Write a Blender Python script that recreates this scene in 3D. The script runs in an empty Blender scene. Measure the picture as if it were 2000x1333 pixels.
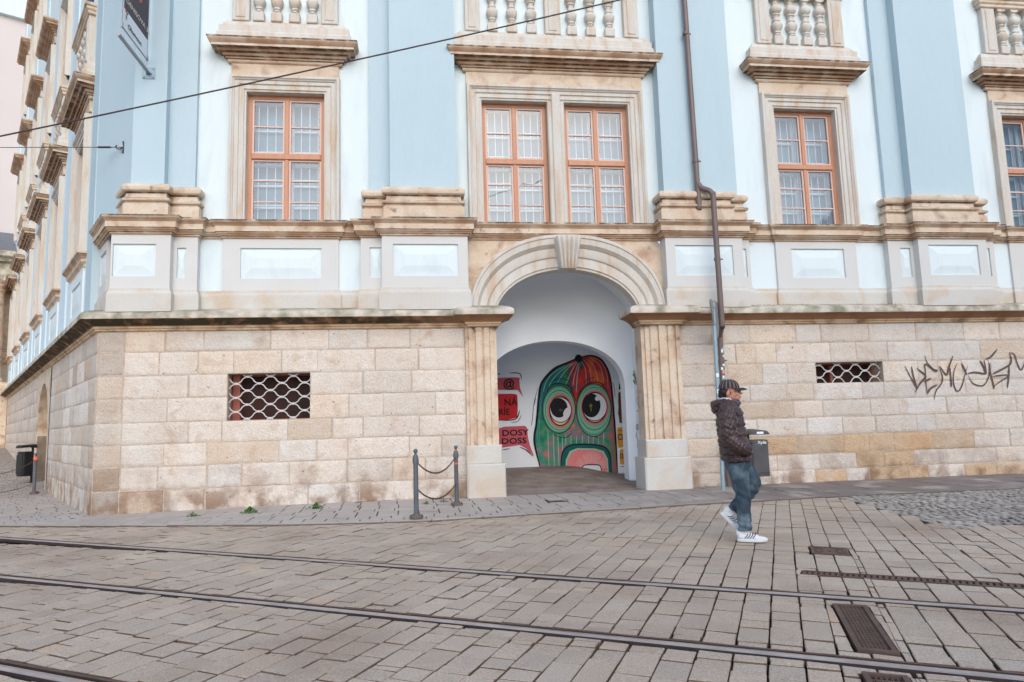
import bpy, bmesh, math, random
import numpy as np
from mathutils import Vector, Matrix
from mathutils import noise as mnoise
from mathutils.geometry import tessellate_polygon
R = math.radians
random.seed(7)
scene = bpy.context.scene
COL = scene.collection

# ---------------------------------------------------------------- camera
FPX = 1352.0
_psi, _al, _ro = R(7.48), R(6.82), R(-1.69)
_f = np.array([math.sin(_psi)*math.cos(_al), math.cos(_psi)*math.cos(_al), math.sin(_al)])
_r = np.array([math.cos(_psi), -math.sin(_psi), 0.0]); _u = np.cross(_r, _f)
_R = _r*math.cos(_ro)+_u*math.sin(_ro); _U = -_r*math.sin(_ro)+_u*math.cos(_ro)
CAM = np.array([0.0, -12.8, 1.31])
cam_d = bpy.data.cameras.new('camera'); cam = bpy.data.objects.new('camera', cam_d); COL.objects.link(cam)
cam.matrix_world = Matrix(((_R[0], _U[0], -_f[0], CAM[0]), (_R[1], _U[1], -_f[1], CAM[1]), (_R[2], _U[2], -_f[2], CAM[2]), (0, 0, 0, 1)))
cam_d.sensor_width = 36.0; cam_d.lens = FPX/2000*36; cam_d.clip_end = 2000; cam_d.clip_start = 0.05
scene.camera = cam

# ---------------------------------------------------------------- sky, sun, exposure
SUN_EL, SUN_AZ = R(33), R(174)      # azimuth measured clockwise from +Y
w = bpy.data.worlds.new('World'); scene.world = w; w.use_nodes = True
nt = w.node_tree; bg = nt.nodes['Background']
sky = nt.nodes.new('ShaderNodeTexSky'); sky.sky_type = 'NISHITA'; sky.sun_disc = False
sky.sun_elevation = SUN_EL; sky.sun_rotation = SUN_AZ; sky.dust_density = 1.5; sky.air_density = 1.0; sky.ozone_density = 1.5
nt.links.new(sky.outputs[0], bg.inputs[0]); bg.inputs[1].default_value = 0.15
sl = bpy.data.lights.new('sun', 'SUN'); sun = bpy.data.objects.new('sun', sl); COL.objects.link(sun)
sl.energy = 0.9; sl.angle = R(60); sl.color = (1.0, 0.985, 0.975)
sd = Vector((math.sin(SUN_AZ)*math.cos(SUN_EL), math.cos(SUN_AZ)*math.cos(SUN_EL), math.sin(SUN_EL)))
sun.rotation_euler = sd.to_track_quat('Z', 'Y').to_euler()
scene.view_settings.view_transform = 'Standard'; scene.view_settings.look = 'None'
scene.view_settings.exposure = 0.64; scene.view_settings.gamma = 1.0

# ---------------------------------------------------------------- helpers
def ray(x, y): return _f*FPX+_R*(x-1000)-_U*(y-666.5)
def onplane(x, y, n, d):            # point where the sight line meets plane n.p = d
    v = ray(x, y); n = np.array(n, float); t = (d-CAM@n)/(v@n); return CAM+v*t
def onY(x, y, Y): p = onplane(x, y, (0, 1, 0), Y); return (p[0], p[2])
PHI = R(31.4)
DL = (-math.sin(PHI), math.cos(PHI)); NL = (math.cos(PHI), math.sin(PHI)); PC = (-5.6, 0.0)
def FL(x, y, z): return (PC[0]-x*DL[0]+y*NL[0], PC[1]-x*DL[1]+y*NL[1], z)   # street-side wing, local x = -distance from the corner
def FI(x, y, z): return (x, y, z)
def fold(yf, o): return (-5.6+(o-0.521*yf)/0.8535, yf)
def Lp(s, o): p = FL(-s, o, 0); return (p[0], p[1])

class MB:
    def __init__(s, fr=FI): s.v = []; s.f = []; s.c = []; s.fr = fr; s.col = None
    def add(s, vs, fs, col=None):
        n = len(s.v); s.v += [s.fr(*p) for p in vs]; s.f += [tuple(i+n for i in f) for f in fs]
        s.c += [col or s.col or (1, 1, 1)]*len(fs)
    def box(s, x0, x1, y0, y1, z0, z1, col=None):
        s.add([(x0, y0, z0), (x1, y0, z0), (x1, y1, z0), (x0, y1, z0), (x0, y0, z1), (x1, y0, z1), (x1, y1, z1), (x0, y1, z1)],
              [(0, 3, 2, 1), (4, 5, 6, 7), (0, 1, 5, 4), (1, 2, 6, 5), (2, 3, 7, 6), (3, 0, 4, 7)], col)
    def cbox(s, x0, x1, y0, y1, z0, z1, b=0.012, col=None):   # box with chamfered front edges (front = y0)
        vs = [(x0+b, y0, z0+b), (x1-b, y0, z0+b), (x1-b, y0, z1-b), (x0+b, y0, z1-b), (x0, y0+b, z0), (x1, y0+b, z0), (x1, y0+b, z1), (x0, y0+b, z1),
              (x0, y1, z0), (x1, y1, z0), (x1, y1, z1), (x0, y1, z1)]
        s.add(vs, [(0, 1, 2, 3), (4, 5, 1, 0), (5, 6, 2, 1), (6, 7, 3, 2), (7, 4, 0, 3), (8, 9, 5, 4), (9, 10, 6, 5), (10, 11, 7, 6), (11, 8, 4, 7)], col)
    def tube(s, pts, r, n=8, cap=True, rs=None):
        P = [Vector(p) for p in pts]; rings = []; up = Vector((0, 0, 1)); prev = None
        for i, p in enumerate(P):
            t = (P[min(i+1, len(P)-1)]-P[max(i-1, 0)]).normalized()
            if prev is None:
                a = up if abs(t.z) < .95 else Vector((1, 0, 0)); x = t.cross(a).normalized()
            else: x = (prev-t*prev.dot(t)).normalized()
            prev = x; y = t.cross(x); rr = rs[i] if rs else r
            rings.append([p+(x*math.cos(2*math.pi*k/n)+y*math.sin(2*math.pi*k/n))*rr for k in range(n)])
        vs = [tuple(q) for ring in rings for q in ring]; fs = []
        for i in range(len(P)-1):
            for k in range(n): fs.append((i*n+k, i*n+(k+1) % n, (i+1)*n+(k+1) % n, (i+1)*n+k))
        if cap: fs += [tuple(range(n-1, -1, -1)), tuple((len(P)-1)*n+k for k in range(n))]
        s.add(vs, fs)
    def lathe(s, cx, cy, prof, n=16, square=0):
        vs = []; fs = []
        for r, z in prof:
            for k in range(n):
                a = 2*math.pi*(k+.5)/n; q = 1.0
                if square: q = 1/(abs(math.cos(a))**square+abs(math.sin(a))**square)**(1/square)
                vs.append((cx+r*q*math.cos(a), cy+r*q*math.sin(a), z))
        for i in range(len(prof)-1):
            for k in range(n): fs.append((i*n+k, i*n+(k+1) % n, (i+1)*n+(k+1) % n, (i+1)*n+k))
        fs += [tuple(range(n-1, -1, -1)), tuple((len(prof)-1)*n+k for k in range(n))]
        s.add(vs, fs)
    def sweep(s, path, prof, mode='plan', caps=True, col=None):
        # path: 2D polyline, profile: (offset to the right of travel, height); mitred corners
        n = len(path); M = []
        for i in range(n):
            d = []
            if i > 0: a = (path[i][0]-path[i-1][0], path[i][1]-path[i-1][1]); l = math.hypot(*a); d.append((a[0]/l, a[1]/l))
            if i < n-1: a = (path[i+1][0]-path[i][0], path[i+1][1]-path[i][1]); l = math.hypot(*a); d.append((a[0]/l, a[1]/l))
            ns = [(q[1], -q[0]) for q in d]
            if len(ns) == 1: M.append(ns[0])
            else:
                k = 1+ns[0][0]*ns[1][0]+ns[0][1]*ns[1][1]; M.append(((ns[0][0]+ns[1][0])/k, (ns[0][1]+ns[1][1])/k))
        vs = []
        for i in range(n):
            for o, h in prof:
                a, b = path[i][0]+M[i][0]*o, path[i][1]+M[i][1]*o
                vs.append((a, b, h) if mode == 'plan' else (a, h, b))
        m = len(prof); fs = []
        for i in range(n-1):
            for k in range(m-1): fs.append((i*m+k, (i+1)*m+k, (i+1)*m+k+1, i*m+k+1))
        if caps: fs += [tuple(range(m)), tuple((n-1)*m+k for k in range(m-1, -1, -1))]
        s.add(vs, fs, col)
    def poly(s, pts, y, col=None):       # filled outline in the local xz plane
        t = tessellate_polygon([[Vector((a, b, 0)) for a, b in pts]])
        s.add([(a, y, b) for a, b in pts], [tuple(q) for q in t], col)
    def ribbon(s, pts, wd, y, col=None, taper=True, sm=4):
        P = smooth(pts, sm) if sm else [Vector(p) for p in pts]; vs = []; fs = []; n = len(P)
        for i, p in enumerate(P):
            t = (P[min(i+1, n-1)]-P[max(i-1, 0)]); t = t.normalized() if t.length > 0 else Vector((1, 0))
            q = i/(n-1); k = wd/2*(min(1, .35+3*min(q, 1-q)) if taper else 1); a = Vector((-t.y, t.x))*k
            vs += [(p.x+a.x, y, p.y+a.y), (p.x-a.x, y, p.y-a.y)]
        for i in range(n-1): fs.append((2*i, 2*i+1, 2*i+3, 2*i+2))
        s.add(vs, fs, col)
    def wall(s, x0, x1, z0, z1, y, holes=(), depth=0.0, col=None):
        xs = sorted({x0, x1, *[h[0] for h in holes], *[h[1] for h in holes]}); zs = sorted({z0, z1, *[h[2] for h in holes], *[h[3] for h in holes]})
        xs = [x for x in xs if x0 <= x <= x1]; zs = [z for z in zs if z0 <= z <= z1]
        for a, b in zip(xs, xs[1:]):
            for c, d in zip(zs, zs[1:]):
                mx, mz = (a+b)/2, (c+d)/2
                if any(h[0] < mx < h[1] and h[2] < mz < h[3] for h in holes): continue
                s.add([(a, y, c), (b, y, c), (b, y, d), (a, y, d)], [(0, 1, 2, 3)], col)
        if depth:
            for a, b, c, d in holes:
                s.add([(a, y, c), (b, y, c), (b, y, d), (a, y, d), (a, y+depth, c), (b, y+depth, c), (b, y+depth, d), (a, y+depth, d)],
                      [(0, 4, 5, 1), (1, 5, 6, 2), (2, 6, 7, 3), (3, 7, 4, 0)], col)
    def rblock(s, x0, x1, z0, z1, y, col, amp, step=.055, chip=.012):
        nx, nz = max(4, int((x1-x0)/step)+2), max(4, int((z1-z0)/step)+2); vs = []; sd = random.random()*99
        def gx_(i, n_, a, b): return a if i == 0 else b if i == n_ else a+.016+(b-a-.032)*(i-1)/(n_-2)
        for j in range(nz+1):
            for i in range(nx+1):
                x, z = gx_(i, nx, x0, x1), gx_(j, nz, z0, z1); e = i in (0, nx) or j in (0, nz); q = Vector((x*7, z*7, sd)); n_ = mnoise.noise(q)+.6*mnoise.noise(q*2.7)
                if e:
                    g = mnoise.noise(Vector((x*16, z*16, sd+5)))*.006; x += g*(i == 0)-g*(i == nx); z += g*(j == 0)-g*(j == nz); yy = y+chip*(.6+.6*abs(n_))
                else: yy = y-n_*amp-.0015
                vs.append((x, yy, z))
        b0 = len(vs); w_ = nx+1; fs = [(j*w_+i, j*w_+i+1, (j+1)*w_+i+1, (j+1)*w_+i) for j in range(nz) for i in range(nx)]
        ed = [i for i in range(w_)]+[j*w_+nx for j in range(1, nz+1)]+[nz*w_+i for i in range(nx-1, -1, -1)]+[j*w_ for j in range(nz-1, 0, -1)]
        vs += [(vs[k][0], y+.06, vs[k][2]) for k in ed]; m_ = len(ed); fs += [(ed[k], b0+k, b0+(k+1) % m_, ed[(k+1) % m_]) for k in range(m_)]
        ek = [random.choice([1.0, random.uniform(.72, 1.0)]) for _ in range(4)]
        for f in fs:
            i0, j0 = (f[0] % w_, f[0]//w_) if f[0] < b0 else (None, None); k = 1.0
            if max(f) < b0:
                if i0 == 0: k = ek[0]
                elif i0 == nx-1: k = ek[1]
                if j0 == 0: k = min(k, ek[2])
                elif j0 == nz-1: k = min(k, ek[3])
            else: k = .7
            s.f.append(tuple(q+len(s.v) for q in f)); s.c.append((col[0]*k, col[1]*(k-.03*(k < 1)), col[2]*(k-.07*(k < 1))))
        s.v += [s.fr(*p) for p in vs]
    def build(s, name, mat, parent=None, smooth=0, loc=None):
        me = bpy.data.meshes.new(name); me.from_pydata(s.v, [], s.f); me.update()
        a = me.attributes.new('col', 'FLOAT_COLOR', 'FACE')
        a.data.foreach_set('color', [q for c in s.c for q in (c[0], c[1], c[2], 1.0)])
        if mat: me.materials.append(mat)
        if smooth: me.polygons.foreach_set('use_smooth', [True]*len(me.polygons)); me.set_sharp_from_angle(angle=R(smooth))
        o = bpy.data.objects.new(name, me); COL.objects.link(o)
        if parent is not None: o.parent = parent; o.matrix_parent_inverse = parent.matrix_basis.inverted()
        return o
def smooth(pts, k=4):
    P = [Vector(p) for p in pts]; out = []
    for i in range(len(P)-1):
        a, b, c, d = P[max(i-1, 0)], P[i], P[i+1], P[min(i+2, len(P)-1)]
        for j in range(k):
            t = j/k; out.append(.5*((2*b)+(c-a)*t+(2*a-5*b+4*c-d)*t*t+(3*b-a-3*c+d)*t**3))
    out.append(P[-1]); return out
def tag(o, label=None, cat=None, group=None, kind=None):
    if label: o['label'] = label
    if cat: o['category'] = cat
    if group: o['group'] = group
    if kind: o['kind'] = kind
    return o
def empty(name, loc=(0, 0, 0), **k):
    o = bpy.data.objects.new(name, None); COL.objects.link(o); o.location = loc; o.empty_display_size = .2; return tag(o, **k)

# ---------------------------------------------------------------- materials
def lin(r, g, b):
    f = lambda c: (c/255/12.92) if c/255 <= .04045 else ((c/255+.055)/1.055)**2.4
    return (f(r), f(g), f(b), 1.0)
def node(nt, t, **k):
    n = nt.nodes.new(t)
    for a, b in k.items(): setattr(n, a, b)
    return n
def material(name, base, var=None, vscale=3.0, vamt=.5, rough=.8, fine=0.0, fscale=40.0, bump=0.0, bscale=60.0, bump2=0.0, b2scale=9.0, attr=False, metal=0.0,
             stain=None, sscale=2.0, slo=.55, shi=.7, samt=.8, stretch=(1, 1, 1), spec=.4, stain2=None, s2=(3, .6, .7, .8), coat=0.0):
    m = bpy.data.materials.new(name); m.use_nodes = True; nt = m.node_tree; L = nt.links; bs = nt.nodes['Principled BSDF']
    bs.inputs['Roughness'].default_value = rough; bs.inputs['Metallic'].default_value = metal; bs.inputs['Specular IOR Level'].default_value = spec
    if coat: bs.inputs['Coat Weight'].default_value = coat
    tc = node(nt, 'ShaderNodeTexCoord'); mp = node(nt, 'ShaderNodeMapping'); mp.inputs['Scale'].default_value = stretch; L.new(tc.outputs['Object'], mp.inputs[0])
    def noise(sc, det=4, src=None, dist=0.0):
        n = node(nt, 'ShaderNodeTexNoise'); n.inputs['Scale'].default_value = sc; n.inputs['Detail'].default_value = det; n.inputs['Distortion'].default_value = dist
        L.new((src or mp).outputs[0], n.inputs['Vector']); return n
    def ramp(o, lo, hi):
        r = node(nt, 'ShaderNodeMapRange'); r.inputs[1].default_value = lo; r.inputs[2].default_value = hi; L.new(o, r.inputs[0]); return r.outputs[0]
    def mix(a, b, fac, mode='MIX', amt=1.0):
        x = node(nt, 'ShaderNodeMix', data_type='RGBA', blend_type=mode)
        if isinstance(fac, float): x.inputs[0].default_value = fac
        else:
            mm = node(nt, 'ShaderNodeMath', operation='MULTIPLY'); mm.inputs[1].default_value = amt; L.new(fac, mm.inputs[0]); L.new(mm.outputs[0], x.inputs[0])
        for i, q in ((6, a), (7, b)):
            if isinstance(q, tuple): x.inputs[i].default_value = q
            else: L.new(q, x.inputs[i])
        return x.outputs[2]
    c = base
    if var: c = mix(c, var, ramp(noise(vscale, 5).outputs[0], .35, .65), amt=vamt)
    if attr:
        at = node(nt, 'ShaderNodeAttribute', attribute_name='col'); c = mix(c, at.outputs['Color'], 1.0, 'MULTIPLY')
    if stain: c = mix(c, stain, ramp(noise(sscale, 8, dist=.4).outputs[0], slo, shi), amt=samt)
    if stain2: c = mix(c, stain2, ramp(noise(s2[0], 8, dist=.2).outputs[0], s2[1], s2[2]), amt=s2[3])
    if fine:
        n = noise(fscale, 3, tc and mp); r = node(nt, 'ShaderNodeMapRange'); r.inputs[1].default_value = .3; r.inputs[2].default_value = .7
        r.inputs[3].default_value = 1-fine; r.inputs[4].default_value = 1+fine; L.new(n.outputs[0], r.inputs[0])
        x = node(nt, 'ShaderNodeVectorMath', operation='SCALE'); L.new(r.outputs[0], x.inputs['Scale'])
        if isinstance(c, tuple): x.inputs[0].default_value = c[:3]
        else: L.new(c, x.inputs[0])
        c = x.outputs[0]
    if isinstance(c, tuple): bs.inputs['Base Color'].default_value = c
    else: L.new(c, bs.inputs['Base Color'])
    if bump or bump2:
        h = None
        for amt, sc in ((bump, bscale), (bump2, b2scale)):
            if amt:
                b = node(nt, 'ShaderNodeBump'); b.inputs['Distance'].default_value = amt; b.inputs['Strength'].default_value = 1.0
                L.new(noise(sc, 6).outputs[0], b.inputs['Height'])
                if h: L.new(h, b.inputs['Normal'])
                h = b.outputs[0]
        L.new(h, bs.inputs['Normal'])
    m['_c'] = 1
    return m
def add_zone(m, col, fn):
    """lay one more worn / mossy / wet or shade-coloured zone over a material; fn(nt, sep, noise) returns a factor socket"""
    nt = m.node_tree; L = nt.links; bs = nt.nodes['Principled BSDF']; tc = node(nt, 'ShaderNodeTexCoord'); sep = node(nt, 'ShaderNodeSeparateXYZ'); L.new(tc.outputs['Object'], sep.inputs[0])
    def noise(sc, det=5):
        n = node(nt, 'ShaderNodeTexNoise'); n.inputs['Scale'].default_value = sc; n.inputs['Detail'].default_value = det; L.new(tc.outputs['Object'], n.inputs['Vector']); return n.outputs[0]
    def math_(op, a, b=None):
        x = node(nt, 'ShaderNodeMath', operation=op)
        for i, q in enumerate((a, b)):
            if q is None: continue
            if isinstance(q, (int, float)): x.inputs[i].default_value = q
            else: L.new(q, x.inputs[i])
        return x.outputs[0]
    def rng(o, a, b, c=0.0, d=1.0):
        r = node(nt, 'ShaderNodeMapRange'); r.inputs[1].default_value = a; r.inputs[2].default_value = b; r.inputs[3].default_value = c; r.inputs[4].default_value = d; L.new(o, r.inputs[0]); return r.outputs[0]
    fac = fn(sep, noise, math_, rng)
    x = node(nt, 'ShaderNodeMix', data_type='RGBA'); L.new(fac, x.inputs[0]); x.inputs[7].default_value = col
    inp = bs.inputs['Base Color']
    if inp.links: L.new(inp.links[0].from_socket, x.inputs[6])
    else: x.inputs[6].default_value = inp.default_value
    L.new(x.outputs[2], inp)

def bands(m, col, zs, amt=.8, nsc=5.0, lo=.3, hi=.6):
    def fn(s, n, mt, r):
        acc = None
        for a, b in zs:
            t = mt('MULTIPLY', mt('GREATER_THAN', s.outputs[2], a), mt('LESS_THAN', s.outputs[2], b)); acc = t if acc is None else mt('ADD', acc, t)
        return mt('MULTIPLY', mt('MULTIPLY', acc, r(n(nsc), lo, hi)), amt)
    add_zone(m, col, fn)
STONE = lin(214, 196, 176)
M = {}
M['ashlar'] = material('sandstone blocks', lin(210, 203, 195), lin(204, 188, 172), 2.4, .6, .92, fine=.16, fscale=60, bump=.016, bscale=34, bump2=.02, b2scale=11, attr=True,
                       stain=lin(178, 146, 120), sscale=2.9, slo=.56, shi=.74, samt=.6, stain2=lin(96, 74, 60), s2=(13, .67, .73, .75))
add_zone(M['ashlar'], lin(128, 96, 72), lambda s, n, m, r: m('MULTIPLY', m('MULTIPLY', r(s.outputs[2], .85, .0), r(n(2.6), .44, .60)), .85))
add_zone(M['ashlar'], lin(226, 222, 214), lambda s, n, m, r: m('MULTIPLY', r(n(1.1), .54, .70), .3))
M['mortar'] = material('lime mortar', lin(196, 182, 168), lin(172, 150, 132), 9, .8, .95, fine=.12, bump=.012, bscale=30)
M['trim'] = material('carved sandstone trim', lin(214, 199, 180), lin(200, 173, 146), 2.2, .65, .8, fine=.08, fscale=30, bump=.004, bscale=40, stretch=(1, 1, 1),
                     stain=lin(150, 106, 76), sscale=3.0, slo=.50, shi=.72, samt=.6, stain2=lin(84, 64, 52), s2=(6, .62, .74, .6))
bands(M['trim'], lin(164, 122, 90), [(8.17, 8.20), (8.236, 8.385), (8.44, 8.50), (4.80, 4.832), (4.856, 4.905), (5.016, 5.06), (13.77, 14.1), (19.37, 19.7)], .8, 3.0, .2, .55)  # brown staining, with the shade under hoods and sills painted in
bands(M['trim'], lin(70, 52, 42), [(8.236, 8.246), (8.276, 8.284), (8.326, 8.34), (8.376, 8.389), (8.51, 8.545), (5.082, 5.114), (4.832, 4.842), (4.898, 4.908), (5.425, 5.452), (5.528, 5.552)], .85, 6.0, .30, .55)  # crease shade painted as dark lines between mouldings, plus dirt on top edges
M['surround'] = material('pale sandstone surround', lin(206, 203, 196), lin(198, 182, 164), 2.2, .6, .8, fine=.07, fscale=30, bump=.004, stretch=(3, 3, .5),
                         stain=lin(190, 150, 112), sscale=2.2, slo=.55, shi=.7, samt=.45)
M['dado'] = material('cream limewash', lin(208, 209, 207), lin(205, 202, 197), 1.5, .5, .9, fine=.03, bump=.002)
M['dadobase'] = material('pale dado stone', lin(202, 200, 194), lin(194, 183, 168), 1.2, .6, .85, fine=.06, bump=.005, stain=lin(196, 165, 130), sscale=2.4, slo=.5, shi=.7, samt=.5)
M['white'] = material('white wall plaster', lin(218, 230, 233), lin(213, 225, 229), .7, .4, .9, fine=.015, fscale=25, bump=.003, bscale=90, stretch=(2, 2, .5), stain=lin(194, 205, 211), sscale=1.6, slo=.52, shi=.8, samt=.55)
M['blue'] = material('pale blue plaster', lin(185, 205, 213), lin(180, 200, 209), .6, .5, .9, fine=.02, fscale=25, bump=.003, bscale=90, stretch=(2, 2, .5), stain=lin(172, 198, 206), sscale=1.6, slo=.50, shi=.8, samt=.4)
M['paleblue'] = material('faint blue plaster', lin(205, 225, 236), lin(198, 219, 231), .6, .5, .9, fine=.02, bump=.003)
M['passage'] = material('white passage limewash', lin(240, 245, 250), lin(230, 235, 240), .8, .6, .95, fine=.03, bump=.004, bscale=30)
M['cornice'] = material('weathered cornice stone', lin(214, 190, 162), lin(190, 150, 110), 2.0, .6, .85, fine=.1, bump=.006,
                        stain=lin(110, 74, 48), sscale=2.5, slo=.48, shi=.66, samt=.75)
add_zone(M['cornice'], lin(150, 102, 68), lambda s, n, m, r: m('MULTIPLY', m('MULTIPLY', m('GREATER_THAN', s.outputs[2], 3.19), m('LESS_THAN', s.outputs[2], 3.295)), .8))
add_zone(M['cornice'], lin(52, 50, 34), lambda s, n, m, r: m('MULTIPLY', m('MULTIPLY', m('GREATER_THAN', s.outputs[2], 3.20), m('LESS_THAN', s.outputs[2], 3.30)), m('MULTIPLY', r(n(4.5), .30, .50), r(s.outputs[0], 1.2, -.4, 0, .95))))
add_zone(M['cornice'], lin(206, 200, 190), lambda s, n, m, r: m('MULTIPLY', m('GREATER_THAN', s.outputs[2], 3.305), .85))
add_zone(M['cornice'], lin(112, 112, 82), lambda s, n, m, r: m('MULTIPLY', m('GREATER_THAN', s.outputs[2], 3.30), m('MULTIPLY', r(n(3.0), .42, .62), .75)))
M['wood'] = material('orange varnished wood', lin(196, 142, 112), lin(182, 126, 96), 3, .6, .45, fine=.06, bump=.001, stretch=(4, 4, .6))
M['bar'] = material('pinkish glazing bar paint', lin(214, 184, 172), rough=.5)
M['inner'] = material('white inner casement', lin(226, 234, 238), rough=.5)
M['bars'] = material('thin white security bars', lin(230, 236, 240), rough=.5)
M['blind'] = material('pale room blind', lin(124, 158, 176), lin(108, 142, 160), 1.2, .7, .9)
M['dark'] = material('dark interior', lin(38, 26, 24), lin(70, 38, 32), 3, .8, .8)
M['redwood'] = material('red brown painted wood', lin(158, 92, 78), lin(120, 62, 50), 4, .6, .6)
M['whitemetal'] = material('pale painted grille', lin(206, 204, 202), lin(180, 172, 168), 14, .4, .5, bump=.001)
M['pipe'] = material('brown painted downpipe', lin(118, 102, 98), lin(96, 82, 79), 2, .5, .4, fine=.05)
M['galv'] = material('galvanised pole', lin(150, 172, 184), lin(120, 146, 160), 4, .5, .45, fine=.06, metal=.2)
M['greymetal'] = material('grey sign back', lin(140, 140, 140), lin(110, 110, 112), 5, .5, .5)
M['binmetal'] = material('dark grey bin', lin(84, 84, 86), lin(66, 66, 68), 6, .5, .5, fine=.06)
M['black'] = material('black plastic', lin(30, 30, 32), rough=.4)
M['bollard'] = material('grey cast iron', lin(92, 98, 106), lin(76, 80, 88), 6, .5, .5, fine=.08, bump=.001, stain=lin(96, 66, 54), sscale=3, slo=.55, shi=.7, samt=.7)
M['bollardbase'] = material('bollard foot', lin(112, 100, 92), lin(84, 72, 66), 10, .6, .8, bump=.003)
M['chain'] = material('rusty chain', lin(96, 76, 66), lin(66, 48, 42), 20, .6, .6, metal=.4)
M['orange'] = material('orange tape', lin(222, 104, 66), rough=.5)
M['steel'] = material('worn rail steel', lin(190, 180, 175), lin(150, 134, 126), 5, .5, .34, metal=.5, fine=.06, stretch=(1, 1, 1))
M['railside'] = material('rusty rail flank', lin(62, 50, 46), lin(42, 34, 32), 12, .6, .7, bump=.003)
M['castiron'] = material('rusty cast iron grate', lin(106, 84, 76), lin(74, 58, 54), 9, .6, .55, metal=.35, fine=.1, bump=.002)
M['pave'] = material('granite setts', lin(186, 172, 156), lin(170, 153, 136), 1.0, .55, .62, fine=.30, fscale=110, bump=.006, bscale=70, bump2=.010, b2scale=12, attr=True,
                     stain=lin(136, 112, 94), sscale=.7, slo=.50, shi=.72, samt=.5, spec=.5, stain2=lin(212, 208, 202), s2=(22, .74, .77, .6))
M['walk'] = material('sidewalk slabs', lin(178, 171, 164), lin(158, 150, 143), .9, .5, .6, fine=.12, fscale=60, bump=.005, bscale=50, attr=True, spec=.5)
add_zone(M['walk'], lin(104, 94, 92), lambda s, n, m, r: m('MULTIPLY', m('MULTIPLY', r(s.outputs[0], 2.5, 6.0), r(n(1.4), .30, .50)), .85))
M['cobble'] = material('small cobbles', lin(172, 166, 158), lin(126, 120, 116), 2.0, .6, .6, fine=.2, fscale=90, bump=.006, attr=True, spec=.5)
M['joint'] = material('earth joints', lin(48, 40, 36), lin(34, 29, 26), 5, .7, .95, bump=.006, bscale=60, stain=lin(74, 84, 50), sscale=1.5, slo=.58, shi=.68, samt=.6)
M['concrete'] = material('pale mortar strip', lin(150, 144, 138), lin(124, 116, 110), 3, .6, .8, fine=.15, bump=.004)
M['floor'] = material('dark passage setts', lin(146, 134, 126), lin(112, 100, 92), 2.0, .7, .7, fine=.15, bump=.008, bscale=20, attr=True)
M['pink'] = material('pink rendered wall', lin(210, 202, 201), lin(205, 196, 196), .4, .5, .9, fine=.02)
M['slate'] = material('slate roof', lin(118, 120, 128), lin(96, 98, 106), 8, .5, .7)
M['green'] = material('weed leaves', lin(86, 118, 58), lin(60, 92, 40), 30, .6, .7)
M['moss'] = material('dry moss', lin(124, 132, 76), lin(92, 100, 54), 20, .7, .9)
M['cable'] = material('cable rubber', lin(70, 54, 52), rough=.6)

def glass_mat():
    m = bpy.data.materials.new('window glass'); m.use_nodes = True; nt = m.node_tree; nt.nodes.remove(nt.nodes['Principled BSDF']); out = nt.nodes['Material Output']
    t = node(nt, 'ShaderNodeBsdfTransparent'); t.inputs[0].default_value = (.86, .9, .92, 1); g = node(nt, 'ShaderNodeBsdfGlossy'); g.inputs[0].default_value = (.9, .95, 1, 1); g.inputs[1].default_value = .02
    fr = node(nt, 'ShaderNodeFresnel'); fr.inputs[0].default_value = 1.5; mx = node(nt, 'ShaderNodeMixShader'); mxm = node(nt, 'ShaderNodeMath', operation='MAXIMUM'); mxm.inputs[1].default_value = .09; nt.links.new(fr.outputs[0], mxm.inputs[0]); nt.links.new(mxm.outputs[0], mx.inputs[0])
    tcn = node(nt, 'ShaderNodeTexCoord'); nz = node(nt, 'ShaderNodeTexNoise'); nz.inputs['Scale'].default_value = 1.6; nt.links.new(tcn.outputs['Object'], nz.inputs['Vector'])
    bp = node(nt, 'ShaderNodeBump'); bp.inputs['Distance'].default_value = .02; bp.inputs['Strength'].default_value = .3; nt.links.new(nz.outputs[0], bp.inputs['Height']); nt.links.new(bp.outputs[0], g.inputs['Normal'])
    nt.links.new(t.outputs[0], mx.inputs[1]); nt.links.new(g.outputs[0], mx.inputs[2]); nt.links.new(mx.outputs[0], out.inputs[0]); return m
M['glass'] = glass_mat()
# ================================================================ SETTING: ground
def G(x, y):                     # ground height: level street, the lane beside the left wing climbs
    s = (x-PC[0])*DL[0]+(y-PC[1])*DL[1]; o = (x-PC[0])*NL[0]+(y-PC[1])*NL[1]
    h = 0.0
    if o < 1.0 and s > 5: t = s-5; h = .044*t*t/(t+4)*1.25
    return h-0.06*max(0, min(1, (-2.5-x)/4))
KERB = [(-20, 6.5), (-12, 2.2), (-9, .45), (-7.8, -.18), (-6.6, -.74), (-5.46, -1.25), (-4.31, -1.75), (-3.08, -2.26), (-2.31, -2.55), (-.9, -2.84), (.15, -2.93), (1.24, -2.80), (2.79, -2.63), (4.47, -2.43), (7.1, -2.28), (9.8, -2.33), (16, -2.4)]
def kerb_y(x):
    for (a, b), (c, d) in zip(KERB, KERB[1:]):
        if a <= x <= c: return b+(d-b)*(x-a)/(c-a)
    return KERB[0][1] if x < KERB[0][0] else KERB[-1][1]
def kerb_n(x):
    e = .05; t = Vector((2*e, kerb_y(x+e)-kerb_y(x-e))).normalized(); return Vector((-t.y, t.x))
ground = MB()
xs = [-300, -120, -60]+[-44+i*2 for i in range(32)]+[30, 60, 120, 300]; ys = [-300, -120, -60, -30]+[-20+i*2 for i in range(34)]+[60, 120, 300]
for x in xs:
    for y in ys: ground.v.append((x, y, G(max(-44, min(20, x)), max(-20, min(48, y)))-.035))
ny = len(ys)
for i in range(len(xs)-1):
    for j in range(ny-1): ground.f.append((i*ny+j, (i+1)*ny+j, (i+1)*ny+j+1, i*ny+j+1)); ground.c.append((1, 1, 1))
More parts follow.
